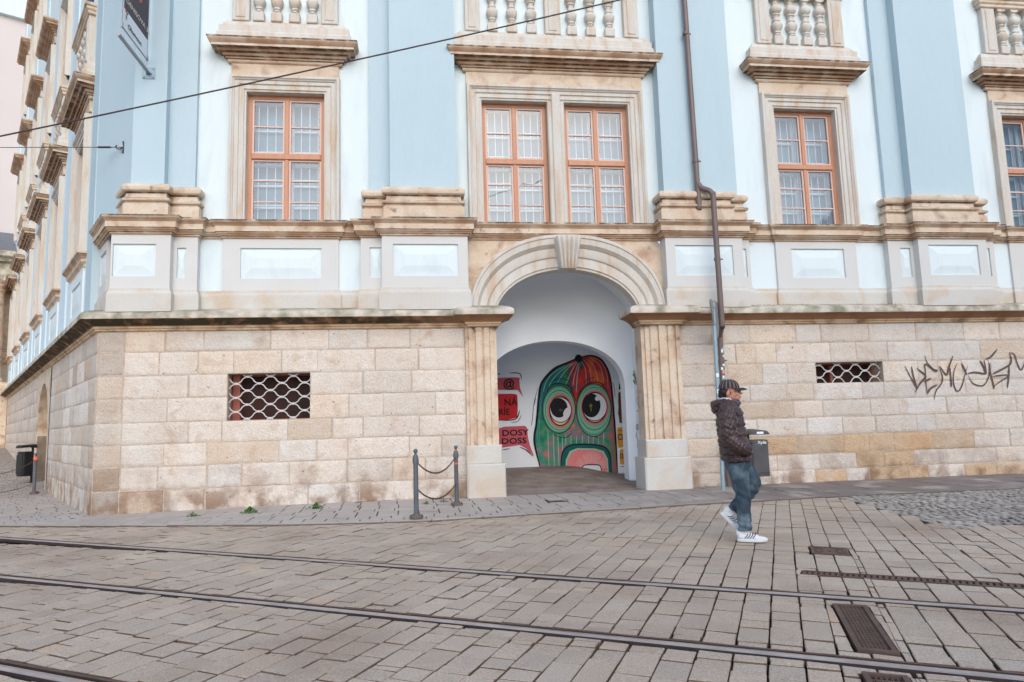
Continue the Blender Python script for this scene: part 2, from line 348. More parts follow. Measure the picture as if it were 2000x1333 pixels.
tag(ground.build('ground', M['joint']), kind='structure')

def clip(poly, p, n):            # keep the part with (q-p).n >= 0
    out = []
    for i, a in enumerate(poly):
        b = poly[(i+1) % len(poly)]; da = (a-p).dot(n); db = (b-p).dot(n)
        if da >= 0: out.append(a)
        if (da >= 0) != (db >= 0): out.append(a+(b-a)*(da/(da-db)))
    return out
def area(poly): return abs(sum(a.x*b.y-b.x*a.y for a, b in zip(poly, poly[1:]+poly[:1])))/2
def sett(mb, poly, gap, bev, dz, tilt, col, low=.02):
    if len(poly) < 3 or area(poly) < .0015: return
    c = sum(poly, Vector((0, 0)))/len(poly)
    def inset(k):
        out = []
        for q in poly: d = q-c; l = d.length; out.append(q-d*min(.45, k*1.3/max(l, .01)))
        return out
    a = inset(gap); b = inset(gap+bev); z0 = G(c.x, c.y)+dz
    tz = lambda q: z0+(q.x-c.x)*tilt[0]+(q.y-c.y)*tilt[1]
    n = len(poly)
    vs = [(q.x, q.y, tz(q)-low-.02) for q in a]+[(q.x, q.y, tz(q)-bev*.8) for q in a]+[(q.x, q.y, tz(q)) for q in b]
    dk = (col[0]*.36, col[1]*.31, col[2]*.27); md = (col[0]*.86, col[1]*.84, col[2]*.81)
    for k in range(n): l = (k+1) % n; mb.add([vs[k], vs[l], vs[n+l], vs[n+k]], [(0, 1, 2, 3)], dk); mb.add([vs[n+k], vs[n+l], vs[2*n+l], vs[2*n+k]], [(0, 1, 2, 3)], md)
    vs, fs = vs[2*n:], [tuple(range(n))]
    mb.add(vs, fs, col)
RAILS = [((-5.621, -2.513), (3.884, -8.550)), ((-4.05, -5.352), (2.907, -9.574)), ((-2.464, -8.22), (-1.61, -8.671))]
rails = []
for i, (a, b) in enumerate(RAILS):
    a, b = Vector(a), Vector(b); t = (b-a).normalized()
    if i == 2: t = Vector((.852, -.523)).normalized()
    rails.append((a, t, Vector((-t.y, t.x))))
RW = .085
def rect(pts): return [Vector(p) for p in pts]
GRATE1 = rect([(2.796, -8.136), (2.985, -8.235), (2.55, -9.16), (2.375, -9.05)])
GRATE2 = rect([(2.19, -9.36), (2.37, -9.46), (2.12, -10.0), (1.94, -9.9)])
DRAIN = rect([(3.19, -7.08), (8.6, -10.73), (8.51, -10.86), (3.10, -7.21)])
COVER = rect([(3.84, -6.07), (4.11, -6.28), (3.91, -6.65), (3.66, -6.42)])
SMALLD = rect([(2.02, -1.22), (2.30, -1.22), (2.30, -1.42), (2.02, -1.42)])
def rclip(poly, rc, m=.012):
    c = sum(poly, Vector((0, 0)))/len(poly); best = None; rcn = sum(rc, Vector((0, 0)))/len(rc)
    if (c-rcn).length > 4.5: return poly
    for a, b in zip(rc, rc[1:]+rc[:1]):
        t = (b-a).normalized(); n = Vector((-t.y, t.x))
        if (rcn-a).dot(n) > 0: n = -n
        d = (c-a).dot(n)
        if best is None or d > best[0]: best = (d, a, n)
    if best[0] <= 0:
        return []
    return clip(poly, best[1]+best[2]*m, best[2])
def rsub(poly, rc, m=.012):
    c = sum(poly, Vector((0, 0)))/len(poly); rcn = sum(rc, Vector((0, 0)))/len(rc); out = []; rest = poly
    if (c-rcn).length > 4.5: return [poly]
    for a, b in zip(rc, rc[1:]+rc[:1]):
        t = (b-a).normalized(); n = Vector((-t.y, t.x))
        if (rcn-a).dot(n) > 0: n = -n
        p = clip(rest, a+n*m, n)
        if len(p) > 2: out.append(p)
        rest = clip(rest, a+n*m, -n)
        if len(rest) < 3: break
    return out
COB = [(6.55, -2.3), (6.35, -3.2), (6.15, -4.1), (6.0, -4.9), (5.9, -5.55), (7.0, -6.0), (16, -9.5)]
def in_cobble(x, y):
    if x < 5.9: return False
    if y > kerb_y(x): return False
    if x < 6.55:
        for (a, b), (c, d) in zip(COB[:5], COB[1:5]):
            if d <= y <= b: return x > a+(c-a)*(y-b)/(d-b)
        return y > -5.6 and x > 5.9
    return y > -5.55-.40*(x-5.9)
wd = Vector((.475, .880)).normalized(); ud = Vector((.844, -.536)).normalized()
street = MB(); rnd = random.Random(11)
a0 = -16.0
while a0 < 22:
    wrow = rnd.uniform(.165, .205); b0 = -17.5+rnd.random()*.3
    while b0 < 9:
        ln = rnd.choice([.16, .2, .24, .27, .3, .36])*rnd.uniform(.9, 1.1)
        c0 = ud*(a0+wrow/2)+wd*(b0+ln/2)
        if -15 < c0.x < 16 and -13.5 < c0.y < kerb_y(c0.x)+.15 and not (c0.x > 9 and c0.y < -9) and not (c0.x < -11 and c0.y < -4):
            if not in_cobble(c0.x, c0.y):
                P = [ud*a0+wd*b0, ud*(a0+wrow)+wd*(b0+rnd.uniform(-.008, .008)), ud*(a0+wrow)+wd*(b0+ln), ud*a0+wd*(b0+ln)]
                n = kerb_n(c0.x); P = clip(P, Vector((c0.x, kerb_y(c0.x)))-n*.022, -n)
                pieces = [P]
                for (ra, rt, rn) in rails:
                    nx_ = []
                    for q in pieces:
                        for sg in (1, -1):
                            c_ = clip(q, ra+rn*sg*(RW+.004), rn*sg)
                            if len(c_) > 2 and area(c_) > .0015: nx_.append(c_)
                    pieces = nx_
                for rc in (GRATE1, GRATE2, DRAIN, COVER): pieces = [q2 for q in pieces for q2 in rsub(q, rc)]
                for P in pieces:
                    if P:
                        g = rnd.uniform(.90, 1.07); warm = rnd.uniform(-.015, .03)
                        col = (g*(1+warm), g, g*(1-warm))
                        if rnd.random() < .005: col = (1.12, .98, .88)
                        sett(street, P, rnd.choice([rnd.uniform(.003, .006), rnd.uniform(.004, .008), rnd.uniform(.005, .012)])*(.65 if c0.y > -6 else 1), .005, rnd.uniform(-.006, .005), (rnd.uniform(-.02, .02), rnd.uniform(-.02, .02)), col)
        b0 += ln
    a0 += wrow
tag(street.build('street', M['pave']), kind='structure')
# small cobbles laid in waving courses
cob = MB(); y0 = -11.0
while y0 < -2.2:
    h = .11; x0 = 5.8+rnd.random()*.1
    while x0 < 15.5:
        l = rnd.uniform(.10, .16); wav = lambda x: .16*abs(math.sin((x)*1.9))
        cx, cy = x0+l/2, y0+wav(x0+l/2)
        if in_cobble(cx, cy) and cy < kerb_y(cx)-.03:
            P = [Vector((x0, y0+wav(x0))), Vector((x0+l, y0+wav(x0+l))), Vector((x0+l, y0+h+wav(x0+l))), Vector((x0, y0+h+wav(x0)))]
            P = [q+Vector((rnd.uniform(-.008, .008), rnd.uniform(-.008, .008))) for q in P]; g = rnd.uniform(.8, 1.15)
            if area(P) > .002: sett(cob, rclip(P, DRAIN) if cy < -6 else P, rnd.uniform(.012, .020), .012, rnd.uniform(-.005, .005), (rnd.uniform(-.06, .06), rnd.uniform(-.06, .06)), (g, g, g))
        x0 += l
    y0 += h
tag(cob.build('cobblestone_corner', M['cobble']), kind='structure')
# kerb line
kb = MB(); x = -15.0
while x < 15.5:
    l = rnd.uniform(.6, .95); P = []
    n0, n1 = kerb_n(x), kerb_n(x+l); A = Vector((x, kerb_y(x))); B = Vector((x+l, kerb_y(x+l)))
    g = rnd.uniform(.92, 1.08); sett(kb, [A+n0*.01, B+n1*.01, B+n1*.15, A+n0*.15], .003, .008, .022, (0, 0), (g, g, g), low=.06); x += l
tag(kb.build('kerb', M['walk']), kind='structure')
# sidewalk slabs
sw = MB(); y0 = -3.4; row = 0
bis = Vector((-.488, -.873))      # splits the two paving directions at the corner
def leftside(x, y): return (x-PC[0])*bis.y-(y-PC[1])*bis.x > 0
while y0 < 1.0:
    h = .30; x0 = -9-rnd.random()*.3
    while x0 < 15.5:
        l = .31 if x0 < 5 else .5
        cx, cy = x0+l/2, y0+h/2
        if cy > kerb_y(cx)+.02 and not leftside(cx, cy) and cy < .15 and not (.9 < cx < 4.6 and cy > -.15):
            n = kerb_n(cx); P = [Vector((x0, y0)), Vector((x0+l, y0)), Vector((x0+l, y0+h)), Vector((x0, y0+h))]
            P = clip(P, Vector((cx, kerb_y(cx)))+n*.15, n); g = rnd.uniform(.93, 1.06)
            if P: P = rclip(P, SMALLD)
            if P: sett(sw, P, rnd.uniform(.005, .009), .005, .02+rnd.uniform(-.003, .003), (rnd.uniform(-.008, .008), rnd.uniform(-.008, .008)), (g, g, g))
        x0 += l
    y0 += h; row += 1
s0 = -3.0
while s0 < 30:
    h = .21; o0 = -9+rnd.random()*.2
    while o0 < .1:
        l = rnd.choice([.26, .3, .34]); q = FL(-(s0+h/2), o0+l/2, 0); cx, cy = q[0], q[1]
        if leftside(cx, cy) and cy > kerb_y(cx)+.02:
            P = [Vector(FL(-a, b, 0)[:2]) for a, b in ((s0, o0), (s0, o0+l), (s0+h, o0+l), (s0+h, o0))]
            n = kerb_n(cx); P = clip(P, Vector((cx, kerb_y(cx)))+n*.15, n); g = rnd.uniform(.93, 1.07)
            if P: sett(sw, P, rnd.uniform(.004, .009), .005, .02+rnd.uniform(-.003, .003), (0, 0), (g, g, g*1.01))
        o0 += l
    s0 += h
tag(sw.build('sidewalk', M['walk']), kind='structure')
# passage floor, rising gently towards the painted wall
pf = MB(); N = 26
def pfz(x, y):
    t = max(0, min(1, (y+.2)/4.0)); k = 1-max(0, min(1, (x-3.3)/1.5)); return .018+.27*t*t*(3-2*t)*(.12+.88*k*k*(3-2*k))
for i in range(N+1):
    for j in range(N+1): x = -1.2+6.6*i/N; y = -.2+6.2*j/N; pf.v.append((x, y, pfz(x, y)))
rr = random.Random(4)
for i in range(N):
    for j in range(N): pf.f.append((i*(N+1)+j, (i+1)*(N+1)+j, (i+1)*(N+1)+j+1, i*(N+1)+j+1)); g = rr.uniform(.8, 1.15); pf.c.append((g, g*.98, g*.96))
tag(pf.build('passage_floor', M['floor'], smooth=60), kind='structure')

# ================================================================ tram rails and ironwork in the street
def rail_profile():   # (across, z): field side, head, groove, guard lip
    return [(-.085, -.03), (-.085, -.016), (-.062, -.016), (-.060, .0), (-.057, .001), (-.034, .001), (-.030, -.026), (-.002, -.028), (.002, .002), (.008, .006), (.052, .006), (.060, .0), (.062, -.028), (.085, -.03)]
RL = ['tram rail farthest from the camera, nearest the building, running past the walking man', 'middle tram rail crossing the street paving in the foreground', 'tram rail in the bottom left corner of the picture']
for k, (a, t, n) in enumerate(rails):
    root = empty('tram_rail', (a.x, a.y, 0), label=RL[k], cat='tram rail', group='grooved tram rails set in the paving')
    p0, p1 = a-t*14, a+t*(16 if k < 2 else 14); pr = rail_profile()
    for nm, rng_, mt in (('joint_strip', (0, 4), 'railside'), ('guard_lip', (3, 6), 'castiron'), ('groove', (5, 9), 'railside'), ('rail_head', (8, 12), 'steel'), ('joint_strip', (11, 14), 'railside')):
        mb = MB(); sub = pr[rng_[0]:rng_[1]]; vs = []
        for p in (p0, p1):
            for (o, z) in sub: vs.append((p.x-n.x*o, p.y-n.y*o, z+.004+(0 if k < 5 else 0)))
        m_ = len(sub); mb.add(vs, [(i, i+1, m_+i+1, m_+i) for i in range(m_-1)]); mb.build(nm, M[mt], root, smooth=40)
def plate(rc, mb, z0, z1):
    n = len(rc); vs = [(q.x, q.y, z0) for q in rc]+[(q.x, q.y, z1) for q in rc]
    mb.add(vs, [tuple(range(n, 2*n))]+[(k, (k+1) % n, n+(k+1) % n, n+k) for k in range(n)])
def bil(rc, u, v): return (rc[0]*(1-u)+rc[1]*u)*(1-v)+(rc[3]*(1-u)+rc[2]*u)*v
def strip(mb, rc, u0, u1, v0, v1, z0, z1): plate([bil(rc, u0, v0), bil(rc, u1, v0), bil(rc, u1, v1), bil(rc, u0, v1)][::-1], mb, z0, z1)
def grate(rc, nu, nv, label, dz=.004, ru=.14, rv=.04):
    c = bil(rc, .5, .5); root = empty('drain_grate', (c.x, c.y, 0), label=label, cat='drain grate')
    fr = MB(); strip(fr, rc, 0, 1, 0, rv, -.03, dz+.008); strip(fr, rc, 0, 1, 1-rv, 1, -.03, dz+.008); strip(fr, rc, 0, ru, rv, 1-rv, -.03, dz+.008); strip(fr, rc, 1-ru, 1, rv, 1-rv, -.03, dz+.008)
    fr.build('frame', M['castiron'], root)
    g = MB()
    for i in range(nu+1): u = ru+(1-2*ru)*i/nu; strip(g, rc, u-.018, u+.018, rv, 1-rv, -.02, dz)
    for j in range(nv+1): v = rv+(1-2*rv)*j/nv; strip(g, rc, ru, 1-ru, v-.2/nv, v+.2/nv, -.02, dz-.0015)
    g.build('grille', M['castiron'], root); b = MB(); strip(b, rc, 0, 1, 0, 1, -.034, -.028); b.build('shaft', M['black'], root)
grate(GRATE1, 7, 26, 'long rusty iron drain grate lying between the two near tram rails on the right')
grate(GRATE2, 6, 9, 'iron drain grate cut off by the bottom edge of the picture below the near rail')
dr = empty('channel_drain', (3.2, -7.1, 0), label='long narrow rusty slotted channel drain running to the right picture edge', cat='drain')
b = MB(); strip(b, DRAIN, 0, 1, 0, .16, -.03, .004); strip(b, DRAIN, 0, 1, .84, 1, -.03, .004); b.build('edge_frame', M['castiron'], dr)
b = MB()
for i in range(150): u = i/150; strip(b, DRAIN, u+.0005, u+.0042, .16, .84, -.02, .001)
b.build('slot_bars', M['castiron'], dr); b = MB(); strip(b, DRAIN, 0, 1, .1, .9, -.034, -.026); b.build('channel', M['black'], dr)
cv = empty('utility_cover', (3.88, -6.35, 0), label='small rectangular rusty utility cover in the paving right of the walking man', cat='manhole cover')
b = MB(); strip(b, COVER, 0, 1, 0, .1, -.03, .006); strip(b, COVER, 0, 1, .9, 1, -.03, .006); strip(b, COVER, 0, .07, .1, .9, -.03, .006); strip(b, COVER, .93, 1, .1, .9, -.03, .006); b.build('frame', M['castiron'], cv)
b = MB(); strip(b, COVER, .07, .93, .1, .9, -.03, .001)
for u in (.22, .78):
    for a in range(10):
        an = a*math.pi/5; q = bil(COVER, u+.09*math.cos(an), .5+.26*math.sin(an)); b.box(q.x-.008, q.x+.008, q.y-.008, q.y+.008, 0, .005)
strip(b, COVER, .47, .53, .4, .6, 0, .006); b.build('lid', M['castiron'], cv)
sdn = empty('floor_drain', (2.16, -1.32, 0), label='small rusty square drain in the sidewalk in front of the archway', cat='drain')
b = MB(); strip(b, SMALLD, 0, 1, 0, .12, -.02, .022); strip(b, SMALLD, 0, 1, .88, 1, -.02, .022); strip(b, SMALLD, 0, .1, .12, .88, -.02, .022); strip(b, SMALLD, .9, 1, .12, .88, -.02, .022); b.build('frame', M['castiron'], sdn)
b = MB()
for i in range(7): u = .14+i*.11; strip(b, SMALLD, u, u+.06, .12, .88, -.01, .018)
b.build('grille', M['castiron'], sdn)
# ================================================================ the palace
B = empty('palace_building', (0, 0, 0), label='large baroque palace with pale blue pilasters, sandstone windows and a stone block base', cat='building')
FO, LO = FI, FL
AC, AZ, AA, AB, OA, OB = 2.775, 3.27, 1.40, .95, 1.90, 1.60     # arch centre, spring height, inner and outer radii
def arch_in(t): return (AC-AA*math.cos(t), AZ+AB*math.sin(t))
def arch_out(t):
    c, s = math.cos(t), math.sin(t); n = 2/2.25
    return (AC-OA*math.copysign(abs(c)**n, c), AZ+OB*abs(s)**n)
# --- plinth of sandstone blocks
def blocks(mb, x0, x1, zs, holes, seed, lmin=.55, lmax=1.25, tint=None, y=0.0, grout=.008, step=.055):
    rn = random.Random(seed)
    for z0, z1 in zip(zs, zs[1:]):
        cuts = [x0, x1]; zm = (z0+z1)/2
        hs = [h for h in holes if h[2] < zm < h[3]]
        for h in hs: cuts += [h[0], h[1]]
        cuts = sorted(c for c in cuts if x0 <= c <= x1)
        for a, b in zip(cuts, cuts[1:]):
            if any(h[0] < (a+b)/2 < h[1] for h in hs): continue
            x = a
            while x < b-.01:
                l = rn.uniform(lmin, lmax)
                if b-(x+l) < .3: l = b-x
                k = rn.random(); g = rn.uniform(.90, 1.06)
                c = (g*1.02, g, g*.98)
                if k < .10: c = (g*1.03, g*.96, g*.88)
                elif k < .30: c = (g*.99, g*1.01, g*1.03)
                elif k < .34: c = (g*.94, g*.86, g*.77)
                if tint: c = tint(x+l/2, zm, c, rn)
                e = lambda: rn.uniform(-.004, .004)
                mb.rblock(x+grout*.6+e()/2, x+l-grout*.6+e()/2, z0+grout*.6+e(), z1-grout*.6+e(), y-rn.uniform(.0, .008), c, rn.choice([.0015, .003, .006]), step, rn.uniform(.006, .014))
                x += l
ZS = [-.12, .36, .76, 1.14, 1.51, 1.93, 2.34, 2.75, 3.14]
GR1 = (-3.42, -2.0, 1.51, 2.34); GR2 = (7.73, 9.17, 1.93, 2.34)
def tint1(x, z, c, rn):
    if z < .4 and x < -4.2: return (c[0]*.78, c[1]*.70, c[2]*.62)
    if x < -5.2: return (c[0]*.92, c[1]*.87, c[2]*.80)
    return c
def tint2(x, z, c, rn):
    if z < .76 and rn.random() < .35: return (c[0]*.86, c[1]*.70, c[2]*.52)
    return c
def tintc(x, z, c, rn):
    k = .80 if z > .76 else .62
    return (c[0]*k*1.02, c[1]*k*.97, c[2]*k*.92)
mb = MB(); blocks(mb, -5.6, -5.16, ZS, [], 31, .3, .5, tint=tintc); mb.build('corner_quoins', M['ashlar'], B, smooth=40)
mb = MB(); blocks(mb, -5.16, .80, ZS, [GR1], 3, tint=tint1); mb.build('block_wall', M['ashlar'], B, smooth=40); mb = MB()
blocks(mb, 4.93, 14.5, [-.12, .26, .56, .92, 1.26, 1.60, 1.93, 2.34, 2.74, 3.14], [GR2], 9, .4, 1.15, tint=tint2)
mb.build('block_wall', M['ashlar'], B, smooth=40)
mb = MB(); mb.wall(-5.6, .9, -.3, 3.2, .0025, [GR1], .5); mb.build('mortar_bed', M['mortar'], B); mb = MB(); mb.wall(4.85, 14.5, -.3, 3.2, .0025, [GR2], .5); mb.build('mortar_bed', M['mortar'], B)
DS0, DS1, DSP, DTOP = -10.3, -7.45, 1.35, 2.78        # doorway in the lane wing
mb = MB(LO)
def tintL(x, z, c, rn):
    if -4.2 < x < -1.2 and .6 < z < 3 and rn.random() < .6: return (c[0]*1.14, c[1]*1.18, c[2]*1.22)
    return (c[0]*.97, c[1]*.95, c[2]*.93)
blocks(mb, DS1+.3, 0, ZS, [], 21, .5, 1.1, tint=tintL, step=.08); mb.build('block_wall', M['ashlar'], B, smooth=40)
mb = MB(LO); blocks(mb, -29, DS0-.3, ZS, [], 22, .5, 1.1, tint=tintL, step=.2); mb.build('block_wall', M['ashlar'], B, smooth=40)
mb = MB(LO); mb.wall(-29, 0, -.4, 3.2, .0025, [(DS0, DS1, -.5, 3.0)], .9); mb.build('mortar_bed', M['mortar'], B)
# arched stone doorway in the lane wing
mb = MB(LO); dc, dr_ = (DS0+DS1)/2, (DS1-DS0)/2
arc = [(dc-dr_*math.cos(t), DSP+(DTOP-DSP)*math.sin(t)) for t in [math.pi*i/20 for i in range(21)]]
inner = [(DS0, -.3)]+arc+[(DS1, -.3)]
for (a, b), (c, d) in zip(inner, inner[1:]):
    oa = (dc+(a-dc)*(1.22), 3.13 if b > DSP+.2 else max(b, -.3)); oc = (dc+(c-dc)*1.22, 3.13 if d > DSP+.2 else max(d, -.3))
    mb.add([(a, -.02, b), (c, -.02, d), (oc[0], -.02, oc[1]), (oa[0], -.02, oa[1])], [(0, 1, 2, 3)])
    mb.add([(a, -.02, b), (c, -.02, d), (c, .95, d), (a, .95, b)], [(0, 1, 2, 3)])
mb.add([(DS0, .95, -.3), (DS1, .95, -.3), (DS1, .95, 3), (DS0, .95, 3)], [(0, 1, 2, 3)])
mb.build('arched_doorway', M['trim'], B)
# --- plinth cornice
CP = [(.0, 3.11), (.035, 3.115), (.05, 3.125), (.05, 3.155), (.08, 3.16), (.085, 3.19), (.10, 3.20), (.14, 3.235), (.22, 3.275), (.27, 3.29), (.30, 3.30), (.305, 3.36), (.29, 3.41), (.22, 3.45), (.05, 3.50), (-.5, 3.51)]
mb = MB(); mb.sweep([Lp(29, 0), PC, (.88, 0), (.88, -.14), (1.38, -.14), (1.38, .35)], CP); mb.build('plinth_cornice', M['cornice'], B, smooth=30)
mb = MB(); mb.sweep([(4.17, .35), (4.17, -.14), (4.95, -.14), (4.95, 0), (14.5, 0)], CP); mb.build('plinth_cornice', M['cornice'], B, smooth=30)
# --- dado zone
def shell(path, z0, z1, mat, name):
    mb = MB(); mb.sweep(path, [(0, z0), (0, z1)], caps=False); return mb.build(name, M[mat], B)
YW = .05; YP, YH, YA = -.25, -.10, 0.0
fl_leg = [Lp(.9, .09), fold(YP, .09)]
D1 = fl_leg+[(-4.36, YP), (-4.36, YH), (-3.95, YH), (-3.95, YW), (-3.55, YW), (-3.55, YA), (-1.5, YA), (-1.5, YW), (-1.09, YW), (-1.09, YH), (-.70, YH), (-.70, YP), (.87, YP), (.87, .06)]
D2 = [(4.69, .06), (4.69, YP), (6.26, YP), (6.26, YH), (6.47, YH), (6.47, YW), (7.08, YW), (7.08, YA), (8.82, YA), (8.82, YW), (9.46, YW), (9.46, YH), (10.02, YH), (10.02, YP), (11.55, YP), (11.55, YH), (11.85, YH), (11.85, YW), (12.32, YW), (12.32, YA), (14.5, YA)]
BP = [(.05, 3.42), (.05, 3.72), (.045, 3.75), (.02, 3.79), (.012, 3.84), (0, 3.845)]
mb = MB(); mb.sweep(D1, BP, caps=False); mb.sweep(D2, BP, caps=False); mb.build('dado_base', M['dadobase'], B)
SP = [(0, 4.80), (.03, 4.805), (.03, 4.83), (.06, 4.85), (.09, 4.875), (.10, 4.90), (.115, 4.905), (.115, 5.01), (.13, 5.015), (.15, 5.05), (.18, 5.075), (.185, 5.11), (-.25, 5.13)]
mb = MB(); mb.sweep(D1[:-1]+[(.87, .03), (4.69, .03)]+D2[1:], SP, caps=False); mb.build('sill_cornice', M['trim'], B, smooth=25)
def panel(fr, x0, x1, y, z0, z1, px0, px1, pz0, pz1, name='dado_panel', sides=.3, deep=.035, inm='white', frm='dado'):
    mb = MB(fr); mb.wall(x0, x1, z0, z1, y, [(px0, px1, pz0, pz1)], deep)
    mb.add([(x0, y, z0), (x0, y+sides, z0), (x0, y+sides, z1), (x0, y, z1), (x1, y, z0), (x1, y+sides, z0), (x1, y+sides, z1), (x1, y, z1)], [(0, 3, 2, 1), (4, 5, 6, 7)])
    o = mb.build(name, M[frm], B)
    mb = MB(fr); q = min(.2, (px1-px0)*.3); a = [(px0, y+deep, pz0), (px1, y+deep, pz0), (px1, y+deep, pz1), (px0, y+deep, pz1)]
    b = [(px0+q, y-.0, pz0+.19), (px1-q, y-.0, pz0+.19), (px1-q, y-.0, pz1-.19), (px0+q, y-.0, pz1-.19)]
    mb.add(a+b, [(4, 5, 6, 7), (0, 1, 5, 4), (1, 2, 6, 5), (2, 3, 7, 6), (3, 0, 4, 7)]); mb.build('raised_field', M[inm], o)
Z0, Z1 = 3.80, 4.83
fx = fold(YP, .09)[0]
panel(FO, fx, -4.36, YP, Z0, Z1, fx+.03, -4.60, 4.05, 4.63); panel(LO, -.9, -.10+.02, .09, Z0, Z1, -.78, -.12, 4.05, 4.63)
panel(FO, -4.36, -3.95, YH, Z0, Z1, -4.30, -4.15, 4.05, 4.60)
panel(FO, -3.55, -1.50, YA, Z0, Z1, -3.24, -1.81, 4.06, 4.625); panel(FO, -1.09, -.70, YH, Z0, Z1, -.93, -.72, 4.05, 4.62)
panel(FO, -.70, .87, YP, Z0, Z1, -.50, .69, 4.05, 4.65); panel(FO, 4.69, 6.26, YP, Z0, Z1, 4.88, 6.05, 4.05, 4.65)
panel(FO, 6.26, 6.47, YH, Z0, Z1, 6.30, 6.40, 4.05, 4.62); panel(FO, 7.08, 9.12-.3, YA, Z0, Z1, 7.41, 8.55, 4.05, 4.65)
panel(FO, 9.46, 10.02, YH, Z0, Z1, 9.72, 9.95, 4.05, 4.65); panel(FO, 10.02, 11.55, YP, Z0, Z1, 10.24, 11.36, 4.05, 4.68)
panel(FO, 11.55, 11.85, YH, Z0, Z1, 11.6, 11.75, 4.05, 4.65); panel(FO, 12.32, 14.5, YA, Z0, Z1, 12.75, 14.2, 4.05, 4.65)
# --- walls
W1 = (-3.19, -1.77, 5.10, 7.64); W2 = (1.22, 2.52, 5.10, 7.62); W2b = (2.86, 4.17, 5.10, 7.62); W3 = (7.28, 8.64, 5.10, 7.64); W4 = (12.52, 13.9, 5.10, 7.64)
mb = MB(); mb.wall(-4.3, .8, 3.3, 15, YW, [W1], 0); mb.wall(.8, 4.75, 4.8, 15, YW, [W2, W2b], 0); mb.wall(4.75, 14.5, 3.3, 15, YW, [W3, W4], 0); mb.build('front_wall', M['white'], B)
mb = MB(LO); LW = []; PIT, C0 = 4.36, 3.05
for k in range(6):
    c = -(C0+PIT*k)
    for r_ in range(3): LW.append((c-.70, c+.70, 5.0+5.6*r_, 7.6+5.6*r_))
mb.wall(-29, -1.6, 3.4, 26, 0, LW, 0); mb.build('lane_wall', M['white'], B)
mb = MB(LO); mb.add([(-.9, -.03, 3.4), (-1.6, -.03, 3.4), (-1.6, -.03, 26), (-.9, -.03, 26), (-.9, .6, 3.4), (-.9, .6, 26), (-1.6, .02, 3.4), (-1.6, .02, 26)], [(0, 1, 2, 3), (0, 3, 5, 4), (1, 6, 7, 2)]); mb.build('corner_strip', M['blue'], B)
for k in range(6):
    c = -(C0+PIT*(k+.5)); mb = MB(LO); mb.box(c-.42, c+.42, -.035, .1, 3.5, 26); mb.build('wall_strip', M['paleblue'], B)
# --- blue pilasters with bases
PB = [(.12, 5.12), (.12, 5.33), (.085, 5.345), (.085, 5.37), (.135, 5.385), (.145, 5.41), (.13, 5.435), (.085, 5.45), (.07, 5.49), (.07, 5.53), (.10, 5.55), (.135, 5.575), (.15, 5.62), (.14, 5.665), (.11, 5.695), (.03, 5.71), (-.02, 5.71)]
PM, PH = -.25, -.05
PIL = [[Lp(.95, .34), fold(-.22, .34), (-4.51, -.22), (-4.51, PH), (-4.04, PH), (-4.04, .08)],
       [(-.93, .08), (-.93, PH), (-.54, PH), (-.54, PM), (.69, PM), (.69, .08)],
       [(4.72, .08), (4.72, PM), (5.96, PM), (5.96, PH), (6.32, PH), (6.32, .08)],
       [(9.55, .08), (9.55, PH), (9.99, PH), (9.99, PM), (11.22, PM), (11.22, PH), (11.6, PH), (11.6, .08)]]
for pi_, p in enumerate(PIL):
    mb = MB(); mb.sweep([Lp(.95, -.028)]+p[1:] if pi_ == 0 else p, [(0, 5.1), (0, 15)], caps=False); o = mb.build('pilaster', M['blue'], B)
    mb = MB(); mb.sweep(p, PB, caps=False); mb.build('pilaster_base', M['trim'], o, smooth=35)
# --- windows
def casement(mb_frames, fr, x0, x1, z0, z1, y, parent, trans):
    o = MB(fr); f = .075; ym = y
    o.box(x0, x0+f, ym, ym+.09, z0, z1); o.box(x1-f, x1, ym, ym+.09, z0, z1); o.box(x0+f, x1-f, ym, ym+.09, z1-f, z1); o.box(x0+f, x1-f, ym, ym+.09, z0, z0+.05)
    o.cbox(x0+f, x1-f, ym-.025, ym+.09, trans-.055, trans+.055, .01); xm = (x0+x1)/2
    o.cbox(xm-.04, xm+.04, ym-.012, ym+.09, z0+.05, trans-.055, .008); o.cbox(xm-.04, xm+.04, ym-.012, ym+.09, trans+.055, z1-f, .008)
    fo = o.build('frame', M['wood'], parent)
    s = MB(fr); g = MB(fr); b = MB(fr); e = .035
    for a, c in ((x0+f, xm-.04), (xm+.04, x1-f)):
        for d, h, n in ((z0+.05, trans-.055, 3), (trans+.055, z1-f, 2)):
            s.box(a, a+e, ym+.015, ym+.06, d, h); s.box(c-e, c, ym+.015, ym+.06, d, h); s.box(a+e, c-e, ym+.015, ym+.06, h-e, h); s.box(a+e, c-e, ym+.015, ym+.06, d, d+e)
            for i in range(1, n): z = d+(h-d)*i/n; s.box(a+e, c-e, ym+.02, ym+.055, z-.012, z+.012)
            g.add([(a+e, ym+.04, d+e), (c-e, ym+.04, d+e), (c-e, ym+.04, h-e), (a+e, ym+.04, h-e)], [(0, 1, 2, 3)])
    s.build('sash', M['bar'], fo); return fo, g
